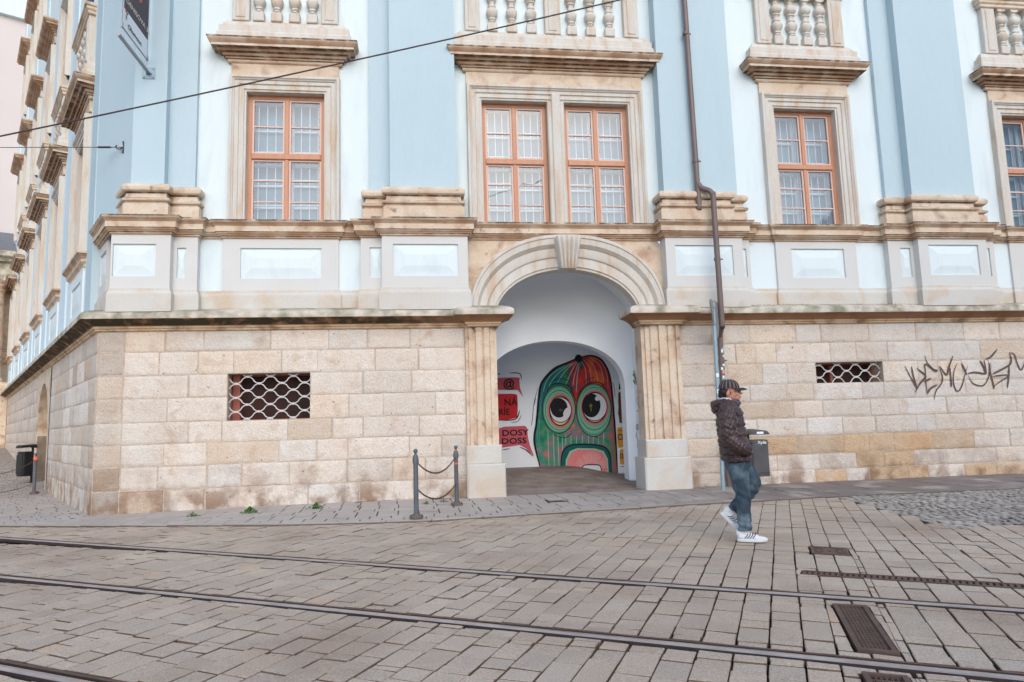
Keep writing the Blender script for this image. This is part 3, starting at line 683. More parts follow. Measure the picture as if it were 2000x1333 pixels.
def window(fr, x0, x1, z0, z1, y, full=True, inner=True):
    W = MB(fr); rv = .24
    W.add([(x0, y+.10, z0), (x1, y+.10, z0), (x1, y+.10, z1), (x0, y+.10, z1), (x0, y+rv+.1, z0), (x1, y+rv+.1, z0), (x1, y+rv+.1, z1), (x0, y+rv+.1, z1)], [(0, 4, 5, 1), (1, 5, 6, 2), (2, 6, 7, 3), (3, 7, 4, 0)])
    wo = W.build('window', M['surround'], B)
    fo, g = casement(None, fr, x0, x1, z0, z1, y+.13, wo, z0+(z1-z0)*.525); g.build('pane', M['glass'], wo)
    if inner:
        i_ = MB(fr); Y = y+.42; xm = (x0+x1)/2; t = z0+(z1-z0)*.525
        for a, c in ((x0-.02, xm-.03), (xm+.03, x1+.02)):
            for d, h, n in ((z0, t-.04, 3), (t+.04, z1, 2)):
                i_.box(a, a+.06, Y, Y+.04, d, h); i_.box(c-.06, c, Y, Y+.04, d, h); i_.box(a, c, Y, Y+.04, h-.06, h); i_.box(a, c, Y, Y+.04, d, d+.05)
                for i in range(1, n): z = d+(h-d)*i/n; i_.box(a+.06, c-.06, Y, Y+.03, z-.018, z+.018)
        i_.build('inner_casement', M['inner'], wo)
        s = MB(fr); Y = y+.31; n = 9
        for i in range(1, n): x = x0+(x1-x0)*i/n; s.box(x-.006, x+.006, Y, Y+.01, z0, z1)
        for z in (z0+.45, z0+.95, z0+1.5, z0+2.0): s.box(x0, x1, Y+.01, Y+.02, z-.006, z+.006)
        s.build('security_bars', M['bars'], wo)
    d = MB(fr); Y = y+.34
    d.add([(x0-.03, y+.50, z0-.02), (x1+.03, y+.50, z0-.02), (x1+.03, y+.50, z1+.1), (x0-.03, y+.50, z1+.1)], [(0, 1, 2, 3)])
    d.add([(x0-.02, Y, z0), (x1+.02, Y, z0), (x1+.02, Y, z1), (x0-.02, Y, z1), (x0-.03, y+.50, z0-.02), (x1+.03, y+.50, z0-.02), (x1+.03, y+.50, z1+.1), (x0-.03, y+.50, z1+.1)], [(0, 4, 5, 1), (1, 5, 6, 2), (2, 6, 7, 3), (3, 7, 4, 0)])
    d.build('room_blind', M['blind'], wo)
    return wo
AP = [(.0, .10), (.0, -.02), (-.035, -.025), (-.04, -.045), (-.12, -.045), (-.125, -.06), (-.135, -.07), (-.20, -.07), (-.205, -.09), (-.225, -.10), (-.24, -.12), (-.285, -.12), (-.29, -.10), (-.30, .02)]
def surround(fr, x0, x1, z0, z1, y, wo, name='surround', cut=True):
    mb = MB(fr); pr = [(o, y+h) for o, h in AP]
    mb.sweep([(x0, z0), (x0, z1), (x1, z1), (x1, z0)], pr, mode='xz', caps=False); return mb.build(name, M['surround'], wo)
HP = [(.0, 8.17), (.03, 8.175), (.045, 8.20), (.05, 8.235), (.075, 8.24), (.08, 8.275), (.11, 8.28), (.125, 8.30), (.13, 8.325), (.18, 8.335), (.20, 8.36), (.205, 8.375), (.285, 8.385), (.285, 8.435), (.30, 8.44), (.32, 8.465), (.345, 8.50), (.355, 8.54), (0, 8.60)]
def hood(fr, xa, xb, y, dz=0, wo=None):
    mb = MB(fr); mb.box(xa+.02, xb-.02, y-.05, y+.1, 7.93+dz, 8.19+dz); pr = [(o, h+dz) for o, h in HP]
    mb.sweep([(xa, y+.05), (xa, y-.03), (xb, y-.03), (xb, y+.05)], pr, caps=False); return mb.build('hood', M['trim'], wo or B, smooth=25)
def bal_prof():
    h = [(.075, 9.20), (.08, 9.215), (.055, 9.23), (.05, 9.25), (.068, 9.265), (.068, 9.285), (.06, 9.30), (.085, 9.33), (.105, 9.37), (.115, 9.42), (.108, 9.46), (.085, 9.49), (.065, 9.51), (.078, 9.525), (.078, 9.545), (.06, 9.555), (.052, 9.60)]
    return h+[(r, 19.2-z) for r, z in h[::-1]]
def balustrade(fr, xa, xb, y, posts, bals, dz=0, parts=True):
    mb = MB(fr); 
    mb.sweep([(xa-.02, y+.05), (xa-.02, y-.03), (xb+.02, y-.03), (xb+.02, y+.05)], [(.20, 8.55+dz), (.20, 8.70+dz), (.17, 8.74+dz), (.165, 8.86+dz), (.12, 8.88+dz), (.10, 8.94+dz), (.07, 8.96+dz), (.06, 9.0+dz), (-.1, 9.01+dz)], caps=False)
    o = mb.build('balustrade', M['surround'], B)
    for a, b in posts:
        p = MB(fr); p.cbox(a, b, y-.12, y+.05, 9.0+dz, 10.05+dz, .01); c = (a+b)/2; p.cbox(c-(b-a)*.28, c+(b-a)*.28, y-.135, y-.11, 9.06+dz, 9.98+dz, .012)
        p.build('post', M['surround'], o)
    t = MB(fr); t.sweep([(xa+.1, y+.05), (xa+.1, y-.03), (xb-.1, y-.03), (xb-.1, y+.05)], [(.10, 10.05+dz), (.12, 10.07+dz), (.12, 10.12+dz), (.15, 10.15+dz), (.15, 10.2+dz), (.18, 10.22+dz), (.18, 10.28+dz), (-.1, 10.29+dz)], caps=False)
    t.add([(xa, y-.13, 10.051+dz), (xb, y-.13, 10.051+dz), (xb, y+.04, 10.051+dz), (xa, y+.04, 10.051+dz)], [(0, 1, 2, 3)]); t.build('handrail', M['trim'], o, smooth=25)
    for x in bals:
        q = MB(fr); q.cbox(x-.10, x+.10, y-.13, y+.04, 9.005+dz, 9.17+dz, .01); q.box(x-.075, x+.075, y-.11, y+.03, 9.17+dz, 9.2+dz); q.lathe(x, y-.045, [(r, z+dz) for r, z in bal_prof()], 16, 4)
        q.box(x-.09, x+.09, y-.12, y+.03, 10.0+dz, 10.05+dz); q.build('baluster', M['surround'], o, smooth=40)
for w_ in (W1, W3, W4):
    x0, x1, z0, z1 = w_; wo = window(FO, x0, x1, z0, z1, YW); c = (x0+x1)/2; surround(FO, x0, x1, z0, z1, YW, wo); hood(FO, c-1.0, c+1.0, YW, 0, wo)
    balustrade(FO, c-1.0, c+1.0, YW, [(c-.97, c-.66), (c+.66, c+.97)], [c-.49, c-.165, c+.165, c+.49])
wo = window(FO, *W2, YW); wo2 = window(FO, *W2b, YW)
mb = MB(); pr = [(o, YW+h) for o, h in AP]; pr2 = [p for p in pr[:7]]
c = 2.695
surround(FO, W2[0], W2b[1], 5.1, 7.62, YW, wo, 'double_surround')
mb = MB(); mb.cbox(W2[1], W2b[0], YW-.05, YW+.34, 5.1, 7.62, .02); mb.cbox(W2[1]+.08, W2b[0]-.08, YW-.085, YW, 5.1, 7.78, .015)
mb.build('middle_pier', M['surround'], wo)
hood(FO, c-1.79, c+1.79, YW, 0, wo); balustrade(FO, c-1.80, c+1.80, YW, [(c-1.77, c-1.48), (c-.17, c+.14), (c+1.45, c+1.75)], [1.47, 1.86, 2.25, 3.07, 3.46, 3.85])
for k in range(6):
    c = -(C0+PIT*k)
    for r_ in range(3):
        if (r_ == 1 and k < 1) or (r_ == 2 and k < 3): continue
        dz = 5.6*r_
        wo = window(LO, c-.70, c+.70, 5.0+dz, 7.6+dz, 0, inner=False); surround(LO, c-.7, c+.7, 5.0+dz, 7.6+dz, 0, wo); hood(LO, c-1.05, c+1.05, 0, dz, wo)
        if r_ == 0 and k < 5:
            balustrade(LO, c-1.0, c+1.0, 0, [(c-.97, c-.66), (c+.66, c+.97)], [c-.49, c-.165, c+.165, c+.49] if k < 3 else [c-.3, c+.3])
        if r_ == 0:
            mb = MB(LO); mb.sweep([(c-1.05, .05), (c-1.05, 0), (c+1.05, 0), (c+1.05, .05)], [(0, 4.66), (.03, 4.67), (.04, 4.72), (.09, 4.76), (.10, 4.85), (.13, 4.87), (.17, 4.92), (.17, 4.96), (-.1, 5.0)], caps=False); mb.build('sill', M['trim'], wo, smooth=25)
            panel(LO, c-1.0, c+1.0, -.03, 3.5, 4.68, c-.68, c+.68, 3.85, 4.45, 'apron_panel', sides=.1, deep=.03, frm='white')
# --- the archway
def ring_path(n=64): return [math.pi*i/n for i in range(n+1)]
RP = [(0.0, .25), (0.0, -.03), (.06, -.035), (.08, -.06), (.34, -.06), (.36, -.085), (.40, -.10), (.62, -.10), (.64, -.125), (.70, -.15), (.72, -.17), (.88, -.18), (.90, -.20), (.97, -.20), (1.0, -.17), (1.0, .05)]
mb = MB(); T = ring_path(); m = len(RP); vs = []
for t in T:
    a, b = arch_in(t), arch_out(t)
    for u_, y in RP: vs.append((a[0]+(b[0]-a[0])*u_, y, a[1]+(b[1]-a[1])*u_))
mb.add(vs, [(i*m+k, i*m+k+1, (i+1)*m+k+1, (i+1)*m+k) for i in range(len(T)-1) for k in range(m-1)]); mb.build('archivolt', M['surround'], B, smooth=30)
mb = MB(); X0, X1, Z_ = .86, 4.70, 4.82; vs = []; T2 = ring_path(48)
for t in T2:
    b = arch_out(t); dx, dz = b[0]-AC, b[1]-AZ; s_ = min(((X1-AC) if dx > 0 else (AC-X0))/max(abs(dx), 1e-6), (Z_-AZ)/max(dz, 1e-6)); s_ = max(s_, 1.0)
    q = (AC+(b[0]-AC)*.97, AZ+(b[1]-AZ)*.97); vs += [(q[0], .03, q[1]), (AC+dx*s_, .03, min(Z_, AZ+dz*s_))]
mb.add(vs, [(2*i, 2*i+1, 2*i+3, 2*i+2) for i in range(len(T2)-1)]); mb.wall(X0, 1.1, 3.2, 3.6, .032); mb.wall(4.5, X1, 3.2, 3.6, .032)
mb.box(X0, X0+.1, .034, .2, 3.4, 4.82); mb.build('spandrel', M['trim'], B)
kx, kn = 2.765, 40; vs = []; rows = [(4.81, .235, -.2), (4.80, .24, -.33), (4.76, .245, -.37), (4.69, .235, -.37), (4.57, .215, -.34), (4.4, .185, -.31), (4.25, .165, -.29), (4.185, .15, -.27), (4.17, .14, -.05)]
for z, hw, y in rows:
    for i in range(kn+1): u_ = i/kn; vs.append((kx+(u_*2-1)*hw, y-.05*abs(math.sin(5*math.pi*u_))+(.25 if i in (0, kn) else 0), z))
mb = MB(); mb.add(vs, [(r_*(kn+1)+i, (r_+1)*(kn+1)+i, (r_+1)*(kn+1)+i+1, r_*(kn+1)+i+1) for r_ in range(len(rows)-1) for i in range(kn)]+[tuple(range(kn+1))]); mb.build('keystone', M['surround'], B, smooth=50)
def pier(xs, flip, mat='trim'):
    o = MB(); f = (lambda pts: pts) if not flip else (lambda pts: [(2*AC-x, y) for x, y in pts][::-1])
    return o
L_ = [(.80, .03), (.80, -.06), (.86, -.06), (.86, -.10), (.92, -.10), (.92, -.075), (.99, -.075), (.99, -.13), (1.10, -.13), (1.10, -.09), (1.14, -.09), (1.14, -.12), (1.24, -.12), (1.26, -.08), (1.32, -.08), (1.32, -.05), (1.38, -.05), (1.38, .35)]
R_ = [(4.17, .35), (4.17, -.04), (4.24, -.04), (4.24, -.08), (4.32, -.08), (4.34, -.12), (4.46, -.12), (4.46, -.09), (4.50, -.09), (4.50, -.14), (4.63, -.14), (4.63, -.09), (4.68, -.09), (4.68, -.12), (4.78, -.12), (4.78, -.08), (4.84, -.08), (4.84, -.12), (4.92, -.12), (4.92, .03)]
for P_, b0, b1, c0_, c1_ in ((L_, .77, 1.42, .77, 1.47), (R_, 4.12, 4.94, 4.06, 4.97)):
    o = MB(); o.sweep(P_, [(0, .9), (0, 3.14)], caps=False); po = o.build('gate_pier', M['trim'], B)
    o = MB(); o.cbox(b0, b1, -.19, .36, .60, .94, .02); o.build('pier_block', M['dadobase'], po); o = MB(); o.cbox(c0_, c1_, -.25, .36, -.1, .61, .025); o.build('pier_plinth', M['dadobase'], po)
# passage: front vault, cross wall with low arch, back wall that carries the mural
mb = MB(); VA, VB, VZ = 1.72, 1.28, 3.27; T = ring_path(40)
prof = [(AC-VA, -.1)]+[(AC-VA*math.cos(t), VZ+VB*math.sin(t)) for t in T]+[(AC+VA, -.1)]
vs = []
for x, z in prof: vs += [(x, .24, z), (x, 1.62, z)]
mb.add(vs, [(2*i, 2*i+1, 2*i+3, 2*i+2) for i in range(len(prof)-1)])
# ring closing the vault behind the stone arch
ip = [(1.37, -.1)]+[arch_in(t) for t in T]+[(4.17, -.1)]; vs = []
for (a, b), (c, d) in zip(ip, prof): vs += [(a, .245, b), (c, .245, d)]
mb.add(vs, [(2*i, 2*i+1, 2*i+3, 2*i+2) for i in range(len(ip)-1)]); mb.build('passage_vault', M['passage'], B, smooth=40)
def seg(x0, x1, zs, zt, n=30):
    return [(x0, -.1)]+[((x0+x1)/2-(x1-x0)/2*math.cos(t), zs+(zt-zs)*math.sin(t)**.85) for t in ring_path(n)]+[(x1, -.1)]
S1 = seg(1.30, 4.30, 2.02, 3.04); mb = MB(); vs = []
for a, b in S1:
    t = max(0, min(1, (a-1.05)/3.5)); vs.append((a, b))
xs_ = [p[0] for p in S1]
top = 4.7
vv = []; 
for a, b in S1: vv += [(a, 1.6, b), (a, 1.6, top), (a, 1.95, b)]
mb.add(vv, [(3*i, 3*i+1, 3*i+4, 3*i+3) for i in range(1, len(S1)-2)]+[(3*i, 3*i+3, 3*i+5, 3*i+2) for i in range(len(S1)-1)])
mb.wall(.9, 1.30, -.1, top, 1.6); mb.wall(4.30, 4.7, -.1, top, 1.6); mb.build('cross_wall', M['passage'], B, smooth=40)
MY = 3.6
mb = MB(); RX = [(-1.0, MY), (4.45, MY)]
mb.wall(-1.2, 4.84, -.1, 3.6, MY); mb.add([(4.84, MY, -.1), (4.40, 1.9, -.1), (4.40, 1.9, 3.6), (4.84, MY, 3.6)], [(0, 1, 2, 3)])
mb.add([(1.1, 1.9, 3.45), (4.9, 1.9, 3.45), (4.9, MY, 3.45), (1.1, MY, 3.45)], [(0, 1, 2, 3)]); mb.build('passage_wall', M['passage'], B)  # ceiling cut short at the left, an added opening for sky light
# --- barred cellar windows
def cellar(G_, ncol, nrow, z_first, dxm, dzm, nm, backm):
    x0, x1, z0, z1 = G_; o = MB(); Y = .42
    o.wall(x0, x1, z0, z1, Y); w_o = o.build('cellar_window', M[backm], B)
    f = MB(); t = .07
    f.box(x0+.02, x0+.15, .26, .42, z0, z1); f.box(x0+.15, x1, .38, .42, z1-.03, z1); f.box(x1-.04, x1, .36, .42, z0, z1-.03); f.box(x0+.15, x1-.04, .38, .42, z0, z0+.02)
    if z1-z0 < .6: f.box((x0+x1)/2-.03-.2, (x0+x1)/2+.03-.2, .32, .41, z0+.04, z1-.05)
    f.build('frame', M['redwood'], w_o)
    g = MB(); y = .10
    h2 = dzm/2; nw = int((z1-z0)/h2)+2
    for i in range(-1, nw):
        pts = []; X = x0
        while X <= x1+.001:
            c_ = math.cos((X-x0-.12)/(2*dxm)*2*math.pi+i*math.pi); zz = z_first+h2*i+h2/2*(abs(c_)**.7*(1 if c_ > 0 else -1))*.95
            if z0+.004 < zz < z1-.004: pts.append((X, y, zz))
            elif pts:
                if len(pts) > 2: g.tube(pts, .011, 6)
                pts = []
            X += .016
        if len(pts) > 2: g.tube(pts, .011, 6)
    kk = g
    for i in range(-1, nw):
        X = x0+.12+(dxm if i % 2 else 0)-2*dxm
        while X < x1-.02:
            zc = z_first+h2*(i+.5)
            if X > x0+.02 and z0+.02 < zc < z1-.02: kk.cbox(X-.02, X+.02, y-.016, y+.016, zc-.02, zc+.02, .006)
            X += 2*dxm
    g.build('grille', M['whitemetal'], w_o)
    return w_o
cellar(GR1, 8, 4, 1.60, .198, .25, '', 'dark'); cellar(GR2, 8, 2, 1.98, .198, .25, '', 'dark')
# --- downpipe with stickers
dp = MB(); PX_ = [(5.30, -.36, 15), (5.36, -.36, 5.98), (5.37, -.37, 5.86), (5.42, -.42, 5.74), (5.53, -.50, 5.66), (5.585, -.53, 5.56), (5.59, -.53, 5.4), (5.60, -.53, 3.2), (5.62, -.47, 3.05), (5.70, -.20, 2.9), (5.72, -.14, 2.75), (5.71, -.14, -.05)]
dp.tube([tuple(p) for p in smooth(PX_, 4)], .053, 14); po = dp.build('downpipe', M['pipe'], B, smooth=50)
for x, y, z in ((5.315, -.36, 8.95), (5.355, -.36, 6.3), (5.59, -.53, 4.3), (5.718, -.14, 2.4), (5.71, -.14, .6)):
    q = MB(); q.lathe(x, y, [(.053, z-.03), (.064, z-.028), (.064, z+.028), (.053, z+.03)], 14); q.box(x+.06, x+.11, y-.01, y+.01, z-.012, z+.012); q.build('pipe_collar', M['pipe'], po, smooth=50)
STK = material('sticker paper', (1, 1, 1, 1), rough=.5, attr=True); rs = random.Random(5)
q = MB(); zz = 2.62
for i in range(17):
    a0_ = rs.uniform(-2.4, -.9); wd_ = rs.uniform(.5, 1.1); h = rs.uniform(.035, .09); z = 1.55+i*.066+rs.uniform(-.02, .02); c = rs.choice([(.8, .85, .86)]*4+[(.12, .2, .22), (.75, .3, .24), (.2, .5, .48), (.6, .7, .72)]); vs = []
    for j in range(5): a = a0_+wd_*j/4; vs += [(5.717+.056*math.cos(a), -.14+.056*math.sin(a), z), (5.717+.056*math.cos(a), -.14+.056*math.sin(a), z+h)]
    q.add(vs, [(2*j, 2*j+2, 2*j+3, 2*j+1) for j in range(4)], c)
q.build('stickers', STK, po)
# ================================================================ far end of the lane
PKs = 28.5
pk = empty('pink_building', FL(-PKs, -6, 0), label='plain pale pink building with a white cornice closing the lane at the far left', cat='building')
mb = MB(LO); mb.box(-PKs-8, -PKs, -16, .0, .4, 26); mb.build('wall', M['pink'], pk)
czb = onplane(27, 36, (DL[0], DL[1], 0), PKs+DL[0]*PC[0]+DL[1]*PC[1])[2]
mb = MB(LO); mb.box(-PKs, -PKs+.25, -16, .0, czb, czb+2.2); mb.box(-PKs, -PKs+.5, -16, .0, czb+1.6, czb+2.0); mb.box(-PKs, -PKs+1.0, -16, .0, czb+2.2, czb+2.7); mb.build('cornice', M['white'], pk)
mb = MB(LO); mb.box(-PKs-8, -PKs+1.1, -16, .5, czb+2.7, czb+3.2); mb.build('roof', M['slate'], pk)
pt = empty('stone_portico', FL(-27, -2, 1), label='old sandstone portico with a column and slate roof at the far end of the lane', cat='portico')
mb = MB(LO); mb.box(-28.4, -25.6, -5.5, -.02, .4, 3.9); mb.build('pedestal_wall', M['trim'], pt)
mb = MB(LO)
mb.lathe(-25.95, -.62, [(.42, 3.9), (.42, 4.05), (.36, 4.1), (.38, 4.2), (.33, 4.28), (.34, 6.0), (.28, 8.1), (.33, 8.15), (.33, 8.22), (.42, 8.4), (.45, 8.5), (.45, 8.6)], 20); mb.build('column', M['trim'], pt, smooth=40)
mb = MB(LO); mb.lathe(-25.95, -3.6, [(.42, 3.9), (.42, 4.05), (.36, 4.1), (.38, 4.2), (.33, 4.28), (.34, 6.0), (.28, 8.1), (.33, 8.15), (.33, 8.22), (.42, 8.4), (.45, 8.5), (.45, 8.6)], 20); mb.build('column', M['trim'], pt, smooth=40)
mb = MB(LO); mb.box(-28.4, -26.8, -5.5, -.02, 3.9, 8.6); mb.build('back_wall', M['trim'], pt)
mb = MB(LO); mb.box(-28.4, -25.5, -5.6, -.02, 8.6, 9.5); mb.box(-28.4, -25.3, -5.8, -.02, 9.5, 9.7); mb.box(-28.4, -25.0, -6.1, -.02, 9.7, 9.95); mb.build('entablature', M['cornice'], pt)
mb = MB(LO); mb.add([(-25.0, -6.1, 9.95), (-25.0, -.02, 9.95), (-28.4, -.02, 11.6), (-28.4, -6.1, 11.6)], [(0, 1, 2, 3)]); mb.add([(-25.0, -6.1, 9.95), (-28.4, -6.1, 11.6), (-28.4, -6.1, 9.95)], [(0, 1, 2)]); mb.build('roof', M['slate'], pt)

# the house across the street, seen only in the window panes
op = empty('opposite_house', (12, -33, 0), label='plain grey house across the street with a dark pitched roof, mirrored in the window panes', cat='house')
b = MB(); b.wall(3, 24, 0, 11.2, 0, [(5+3.2*i, 6.2+3.2*i, z, z+1.9) for i in range(6) for z in (2, 5.2, 8.4)]); b.v = [(x, -33-y, z) for x, y, z in b.v]; b.box(3, 24, -41, -33.3, 0, 11.2); b.build('wall', material('grey render', lin(190, 190, 186), rough=.9), op)
for i in range(6):
    for z in (2, 5.2, 8.4): b = MB(); b.box(5+3.2*i, 6.2+3.2*i, -33.28, -33.15, z, z+1.9); b.build('window', M['dark'], op)
b = MB(); b.add([(2.7, -32.4, 11.1), (24.3, -32.4, 11.1), (24.3, -37, 14.6), (2.7, -37, 14.6), (2.7, -41.5, 11.1), (24.3, -41.5, 11.1)], [(0, 1, 2, 3), (3, 2, 5, 4), (0, 3, 4), (1, 5, 2), (0, 4, 5, 1)]); b.build('roof', M['slate'], op)
# ================================================================ painting on the passage wall
PAINT = material('wall paint', (1, 1, 1, 1), rough=.85, attr=True, fine=.06, fscale=30)
def sc(r, g, b): return lin(r, g, b)[:3]
BLK, TEAL, GRN, PNK, WHT, RED, CRM = sc(26, 24, 30), sc(24, 92, 96), sc(112, 172, 146), sc(216, 104, 112), sc(214, 214, 220), sc(190, 48, 54), sc(222, 186, 140)
def body_paint():
    m = bpy.data.materials.new('mural body paint'); m.use_nodes = True; nt = m.node_tree; L = nt.links; bs = nt.nodes['Principled BSDF']; bs.inputs['Roughness'].default_value = .85
    tc = node(nt, 'ShaderNodeTexCoord'); sp = node(nt, 'ShaderNodeSeparateXYZ'); L.new(tc.outputs['Object'], sp.inputs[0])
    n = node(nt, 'ShaderNodeTexNoise'); n.inputs['Scale'].default_value = 2.6; n.inputs['Detail'].default_value = 5; L.new(tc.outputs['Object'], n.inputs['Vector'])
    n2 = node(nt, 'ShaderNodeTexNoise'); n2.inputs['Scale'].default_value = 4.5; n2.inputs['Detail'].default_value = 5
    mp = node(nt, 'ShaderNodeMapping'); mp.inputs['Location'].default_value = (7, 3, 1); L.new(tc.outputs['Object'], mp.inputs[0]); L.new(mp.outputs[0], n2.inputs['Vector'])
    def mm(op, a, b):
        x = node(nt, 'ShaderNodeMath', operation=op)
        for i, q in enumerate((a, b)):
            if isinstance(q, (int, float)): x.inputs[i].default_value = q
            else: L.new(q, x.inputs[i])
        return x.outputs[0]
    def mr(o, a, b):
        r = node(nt, 'ShaderNodeMapRange'); r.inputs[1].default_value = a; r.inputs[2].default_value = b; L.new(o, r.inputs[0]); return r.outputs[0]
    t = mm('ADD', mr(sp.outputs[0], 2.55, 4.75), mm('MULTIPLY', mm('SUBTRACT', n.outputs[0], .5), .7))
    r = node(nt, 'ShaderNodeValToRGB'); L.new(t, r.inputs[0]); e = r.color_ramp.elements; e[0].position = .0; e[0].color = lin(22, 92, 98); e[1].position = 1.0; e[1].color = lin(186, 62, 72)
    for p, c in ((.28, (30, 118, 112)), (.42, (56, 128, 84)), (.5, (74, 62, 78)), (.58, (196, 46, 44)), (.72, (214, 104, 52)), (.8, (176, 52, 58))): q = e.new(p); q.color = lin(*c)
    low = node(nt, 'ShaderNodeValToRGB'); L.new(n2.outputs[0], low.inputs[0]); e = low.color_ramp.elements; e[0].position = .3; e[0].color = lin(34, 104, 100); e[1].position = .7; e[1].color = lin(196, 120, 74)
    for p, c in ((.42, (38, 140, 92)), (.52, (96, 130, 112)), (.6, (136, 112, 128))): q = e.new(p); q.color = lin(*c)
    k = mm('MULTIPLY', mr(sp.outputs[2], 1.75, 1.35), mr(sp.outputs[0], 4.75, 4.4)); x = node(nt, 'ShaderNodeMix', data_type='RGBA'); L.new(k, x.inputs[0]); L.new(r.outputs[0], x.inputs[6]); L.new(low.outputs[0], x.inputs[7]); L.new(x.outputs[2], bs.inputs['Base Color']); return m
mural = empty('wall_mural', (3.6, MY-.01, .3), label='large colourful painted head with two bulging eyes and open mouth on the passage wall', cat='mural')
def mz(pts, k=0): return [onY(960+x/4.444, 660+y/4.444, MY-.006-.003*k) for x, y in pts]
def layer(name, k, parent=mural, polys=(), strokes=(), mat=PAINT):
    mb = MB()
    for pts, c in polys: mb.poly(mz(pts, k), MY-.006-.003*k, c)
    for pts, w_, c in strokes: mb.ribbon(mz(pts, k), w_/4.444*.0122, MY-.0075-.003*k, c)
    return mb.build(name, mat, parent)
def sm2(pts, closed=True, k=4):
    q = smooth([*pts, pts[0]] if closed else pts, k); return [(p.x, p.y) for p in (q[:-1] if closed else q)]
def ell(cx, cy, rx, ry, n=36, rot=0): return [(cx+rx*math.cos(a)*math.cos(rot)-ry*math.sin(a)*math.sin(rot), cy+rx*math.cos(a)*math.sin(rot)+ry*math.sin(a)*math.cos(rot)) for a in [2*math.pi*i/n for i in range(n)]]
BODY = [(755, 178), (810, 160), (880, 158), (950, 190), (1000, 260), (1025, 330), (1040, 420), (1050, 520), (1060, 640), (1072, 800), (1082, 950), (1090, 1100), (1095, 1195), (1040, 1195), (800, 1185), (600, 1175), (430, 1170), (410, 1080), (385, 980), (372, 900), (375, 830), (388, 760), (400, 640), (410, 520), (425, 420), (450, 370), (500, 310), (560, 260), (640, 225), (720, 190)]
layer('painted_body', 0, polys=[(BODY, (1, 1, 1))], mat=body_paint())
Wl = sc(150, 196, 190)
st = [(BODY[:13], 17, BLK), (BODY[16:]+[BODY[0]], 20, BLK), ([(745, 205), (690, 300), (640, 420)], 6, Wl), ([(735, 205), (640, 290), (570, 390)], 6, Wl), ([(720, 215), (600, 290), (520, 380), (500, 430)], 6, Wl), ([(700, 220), (560, 290), (480, 370), (450, 470)], 6, Wl), ([(755, 215), (720, 330), (705, 420)], 6, Wl), ([(765, 215), (745, 330), (735, 470)], 6, Wl)]
Wr = sc(224, 150, 140)
st += [([(780, 205), (815, 280), (822, 400)], 6, Wr), ([(800, 190), (850, 260), (868, 380)], 6, Wr), ([(820, 180), (885, 240), (915, 340), (920, 385)], 6, Wr), ([(850, 170), (930, 230), (965, 320), (975, 400)], 6, Wr), ([(890, 170), (960, 220), (1000, 320), (1012, 440)], 5, Wr)]
for x in (488, 535, 575, 612): st.append(([(x, 790+(x-488)*.5), (x+5, 960), (x+12, 1150)], 6, Wl))
for x in (425, 410): st.append(([(x+30, 400+(425-x)*3), (x, 620), (x-12, 860), (x+14, 1000), (x+42, 1150)], 7, sc(70, 150, 150)))
for x in (645, 690, 738, 790, 842, 884, 930, 975): st.append(([(x, 850-abs(x-735)*.15), (x-1, 930)], 5, Wl))
st += [([(500, 395), (560, 362), (640, 360), (690, 395)], 6, BLK), ([(800, 400), (830, 362), (900, 340)], 5, BLK), ([(480, 470), (520, 410), (600, 400), (680, 430), (722, 520), (735, 560)], 9, BLK), ([(735, 560), (760, 480), (820, 410), (900, 385), (960, 405), (1010, 470)], 9, BLK),
       ([(520, 820), (590, 865), (660, 860), (700, 820)], 6, BLK), ([(780, 760), (850, 830), (950, 880)], 6, BLK), ([(405, 430), (370, 560), (355, 700), (345, 770)], 5, BLK), ([(385, 520), (365, 600)], 4, BLK), ([(1050, 380), (1068, 450), (1072, 520)], 4, BLK)]
layer('painted_lines', 1, strokes=st)
o = layer('painted_ball', 1, polys=[(ell(755, 180, 32, 34), BLK)])
G2, G3 = sc(70, 134, 108), sc(140, 192, 160)
def lerp_ring(c0, r0, c1, r1, t): return ell(c0[0]+(c1[0]-c0[0])*t, c0[1]+(c1[1]-c0[1])*t, r0[0]+(r1[0]-r0[0])*t, r0[1]+(r1[1]-r0[1])*t)
def eye(name, oc, orr, ic, irr, white, wr, pc, pr, lid, extra):
    pol = [(ell(*oc, orr[0]+7, orr[1]+7), BLK)]; root = layer(name, 2, polys=pol)
    layer('eye_ring', 3, root, [(ell(*oc, *orr), GRN)])
    layer('eye_ring', 4, root, strokes=[(lerp_ring(oc, orr, ic, irr, t)+[lerp_ring(oc, orr, ic, irr, t)[0]], 7, c) for t, c in ((.12, G2), (.35, G3), (.55, G2), (.75, G3))])
    layer('eye_ring', 5, root, [(ell(*ic, *irr), PNK)]); layer('eye_ring', 6, root, [(ell(*ic, irr[0]-14, irr[1]-14), BLK)]); layer('eye_ring', 7, root, [(ell(*ic, irr[0]-24, irr[1]-24), CRM)])
    layer('eyeball', 8, root, [(ell(*white, wr[0]+7, wr[1]+7), BLK)]); layer('eyeball', 9, root, [(ell(*white, *wr), WHT)]); layer('pupil', 10, root, [(ell(*pc, *pr), BLK)]); layer('highlight', 11, root, extra)
eye('painted_eye', (585, 622), (140, 205), (598, 635), (112, 146), (600, 628), (90, 104), (586, 610), (74, 84), 0, [(ell(650, 645, 22, 42, rot=.5), WHT), (ell(600, 628, 16, 12), sc(70, 74, 40))])
eye('painted_eye', (888, 628), (148, 226), (896, 606), (122, 150), (895, 600), (104, 118), (866, 588), (80, 104), 0, [(ell(918, 528, 20, 20), WHT), (ell(862, 590, 13, 16), sc(110, 116, 50)), (ell(864, 620, 5, 22), sc(110, 116, 50))])
MO = [(605, 1178), (605, 1060), (625, 980), (680, 935), (780, 925), (900, 930), (970, 945), (1015, 985), (1035, 1060), (1042, 1188)]
